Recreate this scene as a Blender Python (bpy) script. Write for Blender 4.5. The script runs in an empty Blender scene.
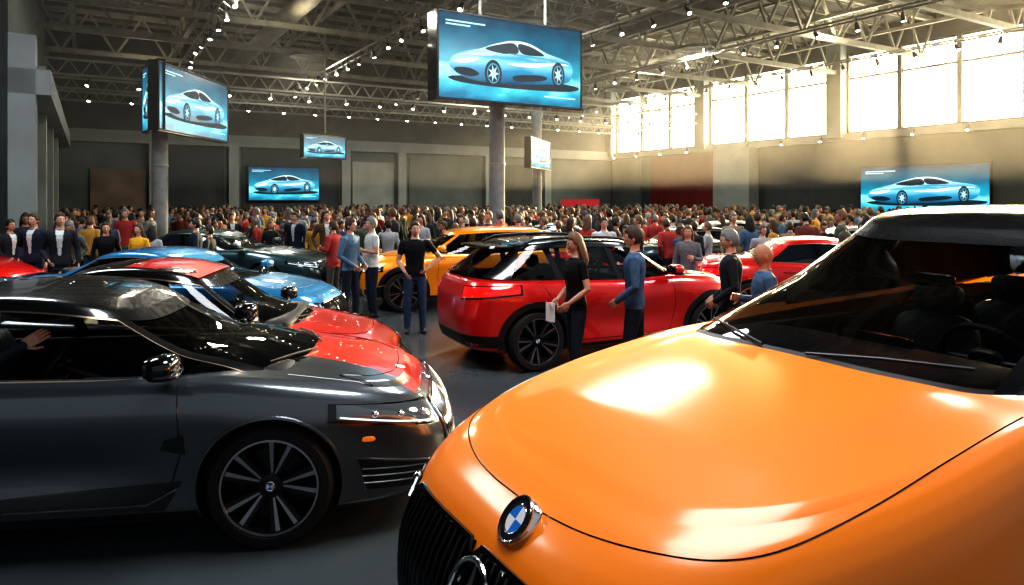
import bpy, bmesh, math, random
import numpy as np
from mathutils import Vector, Matrix
from mathutils.bvhtree import BVHTree
random.seed(7); np.random.seed(7)
scene = bpy.context.scene
COL = scene.collection
pi = math.pi

# ---------------------------------------------------------------- materials
def newmat(name):
    m = bpy.data.materials.new(name); m.use_nodes = True
    return m, m.node_tree.nodes, m.node_tree.links, m.node_tree.nodes['Principled BSDF']
def mat(name, col, rough=.5, metal=0., coat=0., var=.12, scale=12., bump=0., spec=.5, emit=None, es=0., cr=.04):
    m, N, L, b = newmat(name)
    c = (col[0], col[1], col[2], 1)
    b.inputs['Roughness'].default_value = rough
    b.inputs['Metallic'].default_value = metal
    b.inputs['Coat Weight'].default_value = coat
    b.inputs['Coat Roughness'].default_value = cr
    b.inputs['Specular IOR Level'].default_value = spec
    if emit:
        b.inputs['Emission Color'].default_value = (*emit, 1); b.inputs['Emission Strength'].default_value = es
    if var > 0:
        tc = N.new('ShaderNodeTexCoord'); n = N.new('ShaderNodeTexNoise'); n.inputs['Scale'].default_value = scale
        n.inputs['Detail'].default_value = 4
        L.new(tc.outputs['Object'], n.inputs['Vector'])
        r = N.new('ShaderNodeValToRGB')
        r.color_ramp.elements[0].position = .3; r.color_ramp.elements[1].position = .7
        r.color_ramp.elements[0].color = (c[0]*(1-var), c[1]*(1-var), c[2]*(1-var), 1)
        r.color_ramp.elements[1].color = (min(1, c[0]*(1+var)), min(1, c[1]*(1+var)), min(1, c[2]*(1+var)), 1)
        L.new(n.outputs['Fac'], r.inputs['Fac']); L.new(r.outputs['Color'], b.inputs['Base Color'])
        if bump > 0:
            bp = N.new('ShaderNodeBump'); bp.inputs['Strength'].default_value = bump; bp.inputs['Distance'].default_value = .02
            L.new(n.outputs['Fac'], bp.inputs['Height']); L.new(bp.outputs['Normal'], b.inputs['Normal'])
    else:
        b.inputs['Base Color'].default_value = c
    return m
def paint(name, col, metal=.25, rough=.32, cr=.03, coat=1., spec=.5):
    return mat(name, col, rough, metal, coat, var=.03, scale=300, cr=cr, spec=spec)
def emis(name, col, s):
    m, N, L, b = newmat(name)
    b.inputs['Base Color'].default_value = (0, 0, 0, 1)
    b.inputs['Emission Color'].default_value = (*col, 1); b.inputs['Emission Strength'].default_value = s
    return m
def glassmat(name, tint, refl=1.0):
    m, N, L, b = newmat(name)
    N.remove(b); out = [n for n in N if n.type == 'OUTPUT_MATERIAL'][0]
    t = N.new('ShaderNodeBsdfTransparent'); t.inputs['Color'].default_value = (*tint, 1)
    g = N.new('ShaderNodeBsdfGlossy'); g.inputs['Roughness'].default_value = .02; g.inputs['Color'].default_value = (1, 1, 1, 1)
    f = N.new('ShaderNodeFresnel'); f.inputs['IOR'].default_value = 1.5
    mx = N.new('ShaderNodeMixShader')
    L.new(f.outputs[0], mx.inputs[0]); L.new(t.outputs[0], mx.inputs[1]); L.new(g.outputs[0], mx.inputs[2])
    L.new(mx.outputs[0], out.inputs['Surface'])
    return m

M = {}
M['orange'] = paint('paint_orange', (.98, .25, .004), .0, .5, .15, .65, .3)
M['graphite'] = paint('paint_graphite', (.105, .12, .13), .65, .28, .02)
M['red'] = paint('paint_red', (.62, .012, .010), .2)
M['redm'] = paint('paint_coral_red', (.72, .030, .012), .1)
M['blackp'] = paint('paint_black', (.008, .009, .01), .1, .25)
M['blue'] = paint('paint_blue', (.02, .22, .46), .35)
M['amber'] = paint('paint_amber', (.95, .33, .008), .2)
M['silver'] = paint('paint_silver', (.45, .48, .5), .7)
M['dkgreen'] = paint('paint_dark_teal', (.03, .07, .08), .5)
M['white'] = paint('paint_white', (.7, .7, .7), 0)
M['glass'] = glassmat('tinted_glass', (.58, .62, .64))
M['glassf'] = mat('dark_car_glass', (.012, .016, .02), .05, 0, 1, var=0)
M['plastic'] = mat('black_plastic', (.012, .012, .013), .45, var=.2, scale=80)
M['gloss'] = mat('gloss_black', (.006, .006, .007), .12, 0, .6, var=0)
M['chrome'] = mat('chrome', (.75, .75, .76), .15, 1, var=.02)
M['rim'] = mat('machined_alloy', (.42, .42, .43), .28, 1, var=.05)
M['rimd'] = mat('dark_alloy', (.03, .03, .032), .3, .6, var=.05)
M['slat'] = mat('grille_slat', (.10, .10, .105), .3, .8, var=.05)
M['tyre'] = mat('tyre_rubber', (.014, .014, .014), .75, var=.2, scale=60)
M['lamp'] = mat('headlamp_lens', (.14, .17, .18), .08, .4, 1, var=0)
M['led'] = emis('led_strip', (.85, .95, 1), 1.2)
M['tail'] = mat('tail_lamp', (.25, .004, .004), .15, 0, 1, var=0, emit=(1, .02, .02), es=.6)
M['leather'] = mat('seat_leather', (.035, .033, .032), .5, var=.2, scale=30, bump=.1)
M['badgeb'] = mat('badge_blue', (.015, .17, .55), .55, 0, 0, var=0, spec=.2)
M['badgew'] = mat('badge_white', (.75, .75, .75), .55, 0, 0, var=0, spec=.2)
M['badgek'] = mat('badge_ring_black', (.006, .006, .008), .6, 0, 0, var=0, spec=.15)
M['trimg'] = mat('warm_trim', (.6, .45, .33), .3, 1, var=0)
M['indic'] = mat('amber_marker', (.8, .2, .02), .3, 0, 1, var=0, emit=(1, .25, .02), es=.3)

# ---------------------------------------------------------------- mesh builder
class MB:
    def __init__(s): s.v = []; s.f = []; s.m = []; s.mats = []; s.n = 0
    def mi(s, m):
        if m not in s.mats: s.mats.append(m)
        return s.mats.index(m)
    def add(s, V, F, m):
        V = np.asarray(V, float).reshape(-1, 3); k = s.mi(m)
        s.v.append(V); o = s.n; s.n += len(V)
        for f in F: s.f.append([i+o for i in f])
        s.m += [k]*len(F)
    def grid(s, P, m, cu=False, cv=False, skip=None):
        P = np.asarray(P, float); a, b = P.shape[:2]; F = []
        for i in range(a if cu else a-1):
            for j in range(b if cv else b-1):
                i2 = (i+1) % a; j2 = (j+1) % b
                if skip is not None and skip((P[i, j]+P[i2, j2])/2, i): continue
                F.append((i*b+j, i*b+j2, i2*b+j2, i2*b+j))
        s.add(P.reshape(-1, 3), F, m)
    def box(s, c, d, m, R=None):
        V = np.array([[x, y, z] for x in (-.5, .5) for y in (-.5, .5) for z in (-.5, .5)])*np.array(d)
        if R is not None: V = V @ np.array(R).T
        V = V+np.array(c)
        s.add(V, [(0, 1, 3, 2), (4, 6, 7, 5), (0, 4, 5, 1), (2, 3, 7, 6), (0, 2, 6, 4), (1, 5, 7, 3)], m)
    def beam(s, p0, p1, w, h, m):
        p0 = np.array(p0, float); p1 = np.array(p1, float); d = p1-p0; L = np.linalg.norm(d)
        if L < 1e-6: return
        d /= L; up = np.array([0, 0, 1.]) if abs(d[2]) < .95 else np.array([1., 0, 0])
        r = np.cross(d, up); r /= np.linalg.norm(r); u = np.cross(r, d)
        s.box((p0+p1)/2, (L, w, h), m, np.array([d, r, u]).T)
    def tube(s, pts, rad, m, seg=8, caps=True, flat=1., ref=None):
        pts = [np.array(p, float) for p in pts]
        if np.isscalar(rad): rad = [rad]*len(pts)
        rad = list(rad)
        if caps:
            t0 = pts[1]-pts[0]; t0 = t0/(np.linalg.norm(t0)+1e-9); t1 = pts[-1]-pts[-2]; t1 = t1/(np.linalg.norm(t1)+1e-9)
            pts = [pts[0]-t0*rad[0]*.95, pts[0]-t0*rad[0]*.6]+pts+[pts[-1]+t1*rad[-1]*.6, pts[-1]+t1*rad[-1]*.95]
            rad = [rad[0]*.25, rad[0]*.8]+rad+[rad[-1]*.8, rad[-1]*.25]
        n = len(pts); P = np.zeros((n, seg, 3)); r0 = None
        for i in range(n):
            t = pts[min(i+1, n-1)]-pts[max(i-1, 0)]; t = t/(np.linalg.norm(t)+1e-9)
            if r0 is None:
                rr = np.array(ref, float) if ref is not None else (np.array([0, 0, 1.]) if abs(t[2]) < .9 else np.array([1., 0, 0]))
            else: rr = r0
            rr = rr-t*np.dot(rr, t); rr /= (np.linalg.norm(rr)+1e-9); r0 = rr; q = np.cross(t, rr)
            for j in range(seg):
                a = 2*pi*j/seg
                P[i, j] = pts[i]+rad[i]*(math.cos(a)*rr*flat+math.sin(a)*q)
        s.grid(P, m, cv=True)
        o = s.n-n*seg; k = s.mi(m)
        s.f.append([o+j for j in range(seg)][::-1]); s.f.append([o+(n-1)*seg+j for j in range(seg)]); s.m += [k, k]
    def sell(s, c, d, m, e1=1., e2=1., nu=16, nv=10, R=None):
        P = np.zeros((nv+1, nu, 3)); sg = lambda x, e: math.copysign(abs(x)**e, x)
        for i in range(nv+1):
            ph = -pi/2+pi*i/nv
            for j in range(nu):
                th = 2*pi*j/nu
                P[i, j] = (d[0]*sg(math.cos(ph), e1)*sg(math.cos(th), e2), d[1]*sg(math.cos(ph), e1)*sg(math.sin(th), e2), d[2]*sg(math.sin(ph), e1))
        if R is not None: P = P @ np.array(R).T
        s.grid(P+np.array(c), m, cv=True)
    def lathe(s, prof, m, seg=40, axis='y', c=(0, 0, 0)):
        P = np.zeros((len(prof), seg, 3))
        for i, (r, h) in enumerate(prof):
            for j in range(seg):
                a = 2*pi*j/seg
                P[i, j] = (r*math.cos(a), h, r*math.sin(a)) if axis == 'y' else (r*math.cos(a), r*math.sin(a), h)
        s.grid(P+np.array(c), m, cv=True)
    def mesh(s, name, ang=40):
        me = bpy.data.meshes.new(name)
        V = np.concatenate(s.v) if s.v else np.zeros((0, 3))
        me.from_pydata(V.tolist(), [], s.f)
        for m in s.mats: me.materials.append(m)
        me.polygons.foreach_set('material_index', s.m)
        me.polygons.foreach_set('use_smooth', [True]*len(s.f))
        me.update()
        me.set_sharp_from_angle(angle=math.radians(ang))
        return me
    def obj(s, name, parent=None, ang=40):
        o = bpy.data.objects.new(name, s.mesh(name, ang)); COL.objects.link(o)
        if parent: o.parent = parent
        return o
def empty(name, loc=(0, 0, 0), yaw=0):
    e = bpy.data.objects.new(name, None); COL.objects.link(e); e.location = loc; e.rotation_euler = (0, 0, yaw)
    e.empty_display_size = .2
    return e
def rotz(a): c, s = math.cos(a), math.sin(a); return np.array([[c, -s, 0], [s, c, 0], [0, 0, 1]])
def roty(a): c, s = math.cos(a), math.sin(a); return np.array([[c, 0, s], [0, 1, 0], [-s, 0, c]])

# ---------------------------------------------------------------- car
def unit_ring(p, a, b, N):
    t = np.linspace(0, 2*pi, 8001); c = np.cos(t); s = np.sin(t)
    x = np.sign(c)*abs(c)**(2/p); y = np.sign(s)*abs(s)**(2/p)
    d = np.hypot(np.diff(x*a), np.diff(y*b)); L = np.concatenate([[0], np.cumsum(d)]); q = np.arange(N)/N*L[-1]
    return np.interp(q, L, x), np.interp(q, L, y), L[-1]
def smoothtab(pts, sig=.07):
    pts = sorted(pts); xs = np.linspace(-4, 4, 1601)
    z = np.interp(xs, [p[0] for p in pts], [p[1] for p in pts])
    k = np.exp(-.5*(np.arange(-160, 161)*.005/sig)**2); k /= k.sum()
    z = np.convolve(np.pad(z, 160, mode='edge'), k, 'valid')
    return lambda x: np.interp(x, xs, z)
def catmull(rows, n):
    rows = np.array(rows, float); k = len(rows); out = []
    for t in np.linspace(0, k-1, n):
        i = min(int(t), k-2); u = t-i
        p0, p1, p2, p3 = rows[max(i-1, 0)], rows[i], rows[i+1], rows[min(i+2, k-1)]
        m1 = (p2-p0)/2*.7; m2 = (p3-p1)/2*.7
        out.append((2*u**3-3*u**2+1)*p1+(u**3-2*u**2+u)*m1+(-2*u**3+3*u**2)*p2+(u**3-u**2)*m2)
    return np.array(out)

WHEELS = {}
def wheel_mesh(R, style=0):
    key = (round(R, 3), style)
    if key in WHEELS: return WHEELS[key]
    b = MB(); w = .125; rr = R*.775
    b.lathe([(rr, -w), (R*.93, -w*1.0), (R*.985, -w*.8), (R, -w*.45), (R, w*.45), (R*.985, w*.8), (R*.93, w), (R*.80, w*1.02), (rr, w*.9), (rr-.005, w*.7)], M['tyre'], 48)
    b.lathe([(rr+.003, w*.93), (rr-.012, w*.95), (rr-.022, w*.75), (rr-.05, w*.2), (rr-.05, -w*.9)], M['rimd'], 48)
    b.lathe([(rr-.002, w*.965), (rr-.014, w*.97), (rr-.016, w*.93)], M['rim'], 48)
    b.lathe([(rr-.05, -w*.3), (.02, -w*.3)], M['plastic'], 32)
    b.lathe([(rr*.72, -w*.05), (rr*.72, w*.05), (.08, w*.08)], M['rimd'], 32)
    n = 5
    for i in range(n):
        for sgn in (-1, 1):
            a0 = 2*pi*i/n+sgn*.16; a1 = 2*pi*i/n+sgn*.26
            c0 = np.array([math.cos(a0), 0, math.sin(a0)]); c1 = np.array([math.cos(a1), 0, math.sin(a1)])
            p0 = c0*.05+np.array([0, w*.62, 0]); p1 = c1*(rr-.012)+np.array([0, w*.82, 0])
            t = p1-p0; t /= np.linalg.norm(t); nrm = np.cross(t, [0, 1, 0]); nrm /= np.linalg.norm(nrm)
            P = []
            for k, f in enumerate((0, .5, 1)):
                c = p0+(p1-p0)*f; hw = .018+.022*f
                dn = np.array([0, 1, 0])
                P.append([c-nrm*hw-dn*.03, c-nrm*hw*.8, c+nrm*hw*.8, c+nrm*hw-dn*.03])
            b.grid(P, M['rimd'])
            Q = [[c[1]+np.array([0, .001, 0])+nrm*.004, c[1]+np.array([0, .001, 0])+(c[2]-c[1])*.5] for c in P]
            if sgn < 0: Q = [[c[2]+np.array([0, .001, 0])-nrm*.004, c[2]+np.array([0, .001, 0])-(c[2]-c[1])*.5] for c in P]
            b.grid(Q, M['rim'])
    b.lathe([(.075, w*.5), (.072, w*.72), (.05, w*.76), (.001, w*.76)], M['rimd'], 24)
    for k in range(4):
        mm = M['badgeb'] if k % 2 else M['badgew']
        P = [[(.001*math.cos(a), w*.775, .001*math.sin(a)) for a in np.linspace(k*pi/2, k*pi/2+pi/2, 7)],
             [(.022*math.cos(a), w*.775, .022*math.sin(a)) for a in np.linspace(k*pi/2, k*pi/2+pi/2, 7)]]
        b.grid(P, mm)
    b.lathe([(.022, w*.775), (.026, w*.79), (.030, w*.77)], M['chrome'], 24)
    WHEELS[key] = b.mesh('wheel', 35); return WHEELS[key]

BASE_LV = [(0, .16, .22, .18), (.03, .07, .10, .10), (.10, .035, .035, .05), (.28, .03, .005, .01), (.45, .022, 0, 0), (.60, .012, .015, .01),
           (.72, .0, .05, .02), (.80, .004, .09, .04), (.90, .030, .15, .07), (.965, .065, .22, .11), (1., .12, .30, .17)]
CARS = []
def car(name, loc, yaw, p, near=False):
    g = lambda k, d=None: p.get(k, d)
    XF, XR, W, H, R, clr = p['XF'], p['XR'], p['W'], p['H'], p['R'], g('clr', .2)
    hw = W/2; pm = p['paint']; N = g('N', 240) if near else 128
    CARS.append((loc[0]+math.cos(yaw)*(XF+XR)/2, loc[1]+math.sin(yaw)*(XF+XR)/2, yaw, (XF-XR)/2, hw))
    top = smoothtab(p['top'], g('sig', .07))
    ux, uy, _ = unit_ring(g('pb', 4.6), (XF-XR)/2, hw, N)
    lv = catmull(g('lv', BASE_LV), (34 if near else 20) if not g('N') else 64)
    wx = [p['xf'], p['xr']]
    dh = g('dome', .012); dy = g('domey', .5); crown = g('crown', .05); dw = g('domew', .03)
    def bot(x): return clr+.05*np.clip((np.abs(x-(XF+XR)/2)-(XF-XR)/2+.5)/.5, 0, 1)
    rows = []
    for f, a, bf, br in lv:
        xf = XF-bf; xr = XR+br; w = hw-a
        x = (xf+xr)/2+ux*(xf-xr)/2; y = uy*w
        zb = bot(x); z = zb+f*(top(x)-zb)
        fl = 0
        for q in wx: fl = fl+g('flare', .03)*np.exp(-((x-q)/.40)**2)*math.exp(-((f-.62)/.33)**2)
        y = y+np.sign(y)*fl*np.clip(abs(uy)*1.3-.3, 0, 1)
        mid = .5*(wx[0]+wx[1]); y = y-np.sign(y)*g('scal', .025)*np.exp(-((x-mid)/.75)**4)*math.exp(-((f-.40)/.16)**2)*np.clip(abs(uy)*1.3-.3, 0, 1)
        rows.append(np.stack([x, y, z], 1))
    r1 = rows[-1]; xc = (r1[:, 0].max()+r1[:, 0].min())/2; w1 = hw-lv[-1][1]
    def topz(x, y):
        z = top(x)+crown*(1-np.clip(abs(y)/w1, 0, 1)**2.2)*np.clip((XF-lv[-1][2]-x)/g('crownfade', .02), 0, 1)**.7
        nose = np.clip((XF-.32-x)/g('nosefade', .5), 0, 1); nose = nose*nose*(3-2*nose)
        fade = nose/(1+np.exp(-(x-p['cowl']+.15)/.06))
        return z+dh*fade/(1+np.exp((abs(y)-dy*(1-.12*(x-p['cowl'])))/dw))
    nc = (30 if near else 12) if not g('N') else 60
    for s in np.linspace(1, 0, nc)[1:]:
        s = max(s, .01); x = xc+(r1[:, 0]-xc)*s; y = r1[:, 1]*s
        rows.append(np.stack([x, y, topz(x, y)], 1))
    P = np.array(rows); nl = len(lv)
    b = MB(); b.mi(pm)
    b.grid(P, pm, cv=True)
    n = len(P)
    b.f.append([(n-1)*N+j for j in range(N)]); b.m.append(0)
    b.f.append([j for j in range(N)][::-1]); b.m.append(0)
    V = np.concatenate(b.v)
    bvh = BVHTree.FromPolygons([tuple(v) for v in V], b.f)
    E = empty(name, (loc[0], loc[1], 0), yaw)
    bo = b.obj('tmpbody', None, 30)
    bm = bmesh.new(); bm.from_mesh(bo.data); bmesh.ops.recalc_face_normals(bm, faces=bm.faces); bm.to_mesh(bo.data); bm.free()
    bo.data.materials.append(M['plastic'])
    cb = MB(); cb.mi(pm)
    for q in wx:
        for sg in (-1, 1):
            yy0 = sg*(hw-.34); yy1 = sg*(hw+.3); Ra = R+.045; sgm = 48
            ring0 = [(q+Ra*math.cos(2*pi*i/sgm), yy0, R+.0+Ra*math.sin(2*pi*i/sgm)) for i in range(sgm)]
            ring1 = [(x, yy1, z) for x, _, z in ring0]
            F = [(i, (i+1) % sgm, sgm+(i+1) % sgm, sgm+i) for i in range(sgm)]+[tuple(range(sgm))[::-1], tuple(range(sgm, 2*sgm))]
            cb.add(ring0+ring1, F, M['plastic'])
    co = cb.obj('tmpcut', None, 30)
    bm = bmesh.new(); bm.from_mesh(co.data); bmesh.ops.recalc_face_normals(bm, faces=bm.faces); bm.to_mesh(co.data); bm.free()
    md = bo.modifiers.new('b', 'BOOLEAN'); md.operation = 'DIFFERENCE'; md.object = co; md.solver = 'EXACT'
    dg = bpy.context.evaluated_depsgraph_get(); me = bpy.data.meshes.new_from_object(bo.evaluated_get(dg))
    bpy.data.objects.remove(bo); bpy.data.objects.remove(co)
    cowl, hd, rh, rb = p['cowl'], p['header'], p['rheader'], p['rbase']; tum = g('tumble', .2); wc = hw-lv[-1][1]+.005
    a0 = (cowl-rb)/2
    Nc = 192 if near else 96
    cx, cy, _ = unit_ring(g('pc', 4.), a0, wc, Nc)
    xm = (hd+rh)/2-.05; ha = (hd-rh)/2; arch = g('arch', .07)
    crows = []
    KW = 12
    spec = [(k/KW*.88, .93*(k/KW)**1.03, .86*(k/KW)**1.25) for k in range(KW+1)]+[(.94, .965, .92), (.975, .99, .99), (.995, 1.03, 1.10)]
    for h, gx, gy in spec:
        xf = cowl+(hd-cowl)*gx; xr = rb+(rh-rb)*gx; w = wc-tum*gy
        x = (xf+xr)/2+cx*(xf-xr)/2; y = cy*w
        z0 = topz(x, y)*1.0-.012; zr = H-arch*np.clip(abs(x-xm)/ha, 0, 1.6)**2.2-.03
        crows.append(np.stack([x, y, (1-h)*z0+h*zr], 1))
    l = crows[-1]; xcc = (l[:, 0].max()+l[:, 0].min())/2; wl = abs(l[:, 1]).max()
    for s in np.linspace(1, 0, 12)[1:]:
        s = max(s, .01); x = xcc+(l[:, 0]-xcc)*s; y = l[:, 1]*s
        z = H-.03-arch*np.clip(abs(x-xm)/ha, 0, 1.6)**2.2+.03*(1-(abs(y)/wl)**2)
        crows.append(np.stack([x, y, z], 1))
    C = np.array(crows); nr = len(C)
    du = np.roll(C, -1, 1)-np.roll(C, 1, 1); dv = np.gradient(C, axis=0); CN = np.cross(du, dv)
    ln = np.linalg.norm(CN, axis=2, keepdims=True); CN = CN/np.maximum(ln, 1e-9)
    ctr = np.array([xcc, 0, H-.5]); sgn = np.sign(np.sum(CN*(C-ctr), 2, keepdims=True)); CN = CN*np.where(sgn == 0, 1, sgn)
    def cs(q, r, off=0.):
        j = (q % 1.)*Nc; j0 = int(j) % Nc; j1 = (j0+1) % Nc; fj = j-int(j)
        r = min(max(r, 0), nr-1.001); i0 = int(r); fi = r-i0
        f = lambda A: (1-fi)*((1-fj)*A[i0, j0]+fj*A[i0, j1])+fi*((1-fj)*A[i0+1, j0]+fj*A[i0+1, j1])
        nn = f(CN); nn = nn/(np.linalg.norm(nn)+1e-9)
        return f(C)+nn*off
    def cqx(r, x):
        i0 = int(min(r, nr-2)); fr = r-i0; X = (1-fr)*C[i0, :Nc//2+1, 0]+fr*C[i0+1, :Nc//2+1, 0]
        return float(np.interp(-x, -X, np.arange(Nc//2+1)/Nc))
    cfy = lambda y: float(np.interp(y, cy[:Nc//4], np.arange(Nc//4)/Nc))
    bm = bmesh.new(); bm.from_mesh(me)
    c0 = C[0]; xcb = (c0[:, 0].max()+c0[:, 0].min())/2; ab = (c0[:, 0].max()-c0[:, 0].min())/2
    kill = []
    for f in bm.faces:
        c = f.calc_center_median()
        if ((abs(c.x-xcb)/(ab*.975))**4+(abs(c.y)/(wc*.955))**4) < 1 and c.z > top(c.x)-.02 and abs(f.normal.z) > .6: kill.append(f)
    if near: bmesh.ops.delete(bm, geom=kill, context='FACES')
    bm.to_mesh(me); bm.free()
    me.set_sharp_from_angle(angle=math.radians(32))
    if g('hoodmat'):
        me.materials.append(g('hoodmat')); idx = len(me.materials)-1; zone = p['hoodzone']
        for f in me.polygons:
            if f.material_index == 0 and f.normal.z > .35 and zone(*f.center): f.material_index = idx
    body = bpy.data.objects.new('body', me); COL.objects.link(body); body.parent = E
    xB = g('xB', (cowl+rb)/2-.12); xB0 = xB[0] if isinstance(xB, (list, tuple)) else xB
    gl = MB()
    sk = None
    if g('openwin'): sk = lambda c_, i: c_[1] < -.3*wc and xB0+.0 < c_[0] < (cowl+xcb)/2+.55 and i < KW and abs(c_[1]) > wc*.62 and c_[0] < g('openwin')
    gl.grid(C, M['glass'] if near else M['glassf'], cv=True, skip=sk)
    gl.obj('cabin_glass', E, 60)
    t = MB(); rp = g('roofmat', pm); pil = g('pillarmat', pm)
    RW = KW
    def cpatch(fl, fr, r0, r1, m, nu=6, nv=14, off=.006, both=True):
        for sg in ((1, -1) if both else (1,)):
            G = []
            for r in np.linspace(r0, r1, nv):
                ql, qr = fl(r), fr(r)
                G.append([cs(sg*q, r, off) for q in np.linspace(ql, qr, nu)])
            t.grid(G, m)
    G = [[cs(j/Nc, r, .007) for j in range(Nc)] for r in np.linspace(RW-.45, nr-1.01, 18)]
    t.grid(G, rp, cv=True)
    if g('roofpatch'):
        m2, xa, xb_ = g('roofpatch')
        G = []
        for x in np.linspace(xa, xb_, 14):
            row = []
            for y in np.linspace(-wl*.93, wl*.93, 14):
                z = H-.03-arch*min(abs(x-xm)/ha, 1.6)**2.2+.03*(1-(abs(y)/wl)**2)+.012
                row.append((x-.05*(y/wl)**2, y, z))
            G.append(row)
        t.grid(G, m2)
    qp0 = cfy(.80)
    pw = g('pillw', .0155)
    cpatch(lambda r: qp0, lambda r: qp0+pw, 0, RW, pil)
    for xb2 in (xB if isinstance(xB, (list, tuple)) else [xB]):
        cpatch(lambda r: cqx(r, xb2+.045-.012*r), lambda r: cqx(r, xb2-.045-.012*r), 0, RW, M['gloss'])
    xs0, xs1 = g('xC', (rb+.75, rh+.15)); qe = .5-cfy(g('rearw', .74))
    cpatch(lambda r: cqx(r, xs0+(xs1-xs0)*r/RW), lambda r: qe, 0, RW, pil, nu=10)
    tm = g('trim', M['chrome'])
    cpatch(lambda r: qp0+pw, lambda r: cqx(r, xs0+(xs1-xs0)*r/RW), 0, .35, tm, nu=30, nv=3, off=.009)
    cpatch(lambda r: qp0+pw, lambda r: cqx(r, xs0+(xs1-xs0)*r/RW), RW-.75, RW-.45, tm, nu=30, nv=3, off=.009)
    cpatch(lambda r: qp0+pw-.0008, lambda r: qp0+pw+.0006, 0, RW-.5, tm, nu=2, off=.009)
    cpatch(lambda r: -qp0, lambda r: qp0, 0, .5, M['plastic'], nu=30, nv=3, off=.006, both=False)
    def pr(o, d):
        h = bvh.ray_cast(Vector(o), Vector(d))
        return (np.array(h[0]), np.array(h[1])) if h[0] is not None else (None, None)
    def fixn(l, n):
        c = np.array([l[0]*.8, 0, .55]); return n if np.dot(n, l-c) > 0 else -n
    def side(sg):
        def f(x, z):
            l, n = pr((x, sg*3, z), (0, -sg, 0))
            if l is None:
                h = bvh.find_nearest(Vector((x, sg*hw, z))); l, n = np.array(h[0]), np.array(h[1])
            return l, fixn(l, n)
        return f
    def topp(x, y):
        l, n = pr((x, y, 4), (0, 0, -1))
        if l is None: h = bvh.find_nearest(Vector((x, y, top(x)))); l, n = np.array(h[0]), np.array(h[1])
        return l, fixn(l, n)
    rr = P[min(nl-1, int(nl*.45))]; seg = np.linalg.norm(np.roll(rr, -1, 0)-rr, axis=1); cum = np.concatenate([[0], np.cumsum(seg)]); per = cum[-1]
    rrc = np.vstack([rr, rr[:1]])
    def wrap(s, z, sg=1, rear=False):
        d = abs(s)
        if rear: d = per/2-d
        x = np.interp(d, cum, rrc[:, 0]); y = np.interp(d, cum, rrc[:, 1])*sg*(1 if s >= 0 else -1)
        n0 = np.array([x-(XF-.9 if not rear else XR+.9), y, 0]); n0 /= np.linalg.norm(n0)
        o = np.array([x, y, z])+n0*.5
        l, n = pr(o, -n0)
        if l is None: h = bvh.find_nearest(Vector((x, y, z))); l, n = np.array(h[0]), np.array(h[1])
        return l, fixn(l, n)
    def quad(pj, c00, c10, c11, c01, m, nu=10, nv=5, off=.004, b=t, bulge=0):
        G = []
        c00, c10, c11, c01 = map(np.array, (c00, c10, c11, c01))
        for v in np.linspace(0, 1, nv):
            row = []
            for u in np.linspace(0, 1, nu):
                q = (1-v)*((1-u)*c00+u*c10)+v*((1-u)*c01+u*c11)
                l, n = pj(q[0], q[1]); row.append(l+n*(off+bulge*math.sin(pi*u)*math.sin(pi*v)))
            G.append(row)
        b.grid(G, m)
    def line(pj, pts, r, m, off=0., closed=False, dens=.06, smooth=False):
        out = []
        pts = [np.array(q, float) for q in pts]
        if closed: pts.append(pts[0])
        if smooth:
            A = np.array(pts); k = len(A); Q = []
            for i in range(k-1):
                p0, p1, p2, p3 = A[max(i-1, 0)], A[i], A[i+1], A[min(i+2, k-1)]
                for tt in np.linspace(0, 1, 8, endpoint=False): Q.append(.5*((2*p1)+(-p0+p2)*tt+(2*p0-5*p1+4*p2-p3)*tt*tt+(-p0+3*p1-3*p2+p3)*tt**3))
            pts = Q+[A[-1]]
        for i in range(len(pts)-1):
            k = max(1, int(np.linalg.norm(pts[i+1]-pts[i])/dens))
            for j in range(k): q = pts[i]+(pts[i+1]-pts[i])*j/k; l, n = pj(*q); out.append(l+n*off)
        l, n = pj(*pts[-1]); out.append(l+n*off)
        t.tube(out, r, m, 5, False)
    dark = M['gloss']
    zt = lambda x: float(top(x)); zf = zt(XF-.3)
    for sg in (1, -1):
        S = side(sg); Wp = lambda s, z, sg=sg: wrap(s, z, sg); Wr = lambda s, z, sg=sg: wrap(s, z, sg, True)
        xa, xb_ = wx
        d0 = cowl-.38 if g('d0') is None else g('d0')
        z0 = clr+.13
        line(S, [(d0+.02, zt(d0)-.04), (d0+.05, zt(d0)*.6), (d0-.03, z0+.05), (d0-.10, z0)], .004, dark)
        line(S, [(xb2+.0, zt(xb2)-.03), (xb2-.02, z0)], .004, dark)
        line(S, [(d0-.10, z0), (xb_+R+.18, z0)], .004, dark)
        line(S, [(xb_+R+.18, z0), (xb_+R+.10, z0+.2), (xb_+.18, z0+.55), (xb_+.05, zt(xb_)-.03)], .004, dark)
        for hx in (xb2+.16, xb_+.55):
            l, n = S(hx, zt(hx)-.15); t.sell(l+n*.014, (.095, .014, .016), g('handle', pm), .5, .7)
            t.sell(l+n*.001, (.07, .004, .025), dark, .6, .7)
        quad(S, (xa-R-.04, clr+.015), (xb_+R+.04, clr+.015), (xb_+R+.04, clr+.09), (xa-R-.04, clr+.09), M['plastic'], 24, 3, .006)
        cl = g('clad', 0)
        for q in wx:
            G = []
            Ro = R+.05+(.075 if cl else .014)
            for a in np.linspace(-.2, pi+.2, 36):
                row = []
                for ra, of in ((R+.044, -.02), (R+.046, .010), (Ro-.004, .010), (Ro, .0)):
                    x = q+ra*math.cos(a); z = R+ra*math.sin(a)
                    l, n = S(x, max(z, clr+.03)); row.append(np.array([x, l[1]+sg*of, max(z, clr+.03)]))
                G.append(row)
            t.grid(G, M['plastic'] if cl else pm)
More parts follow.
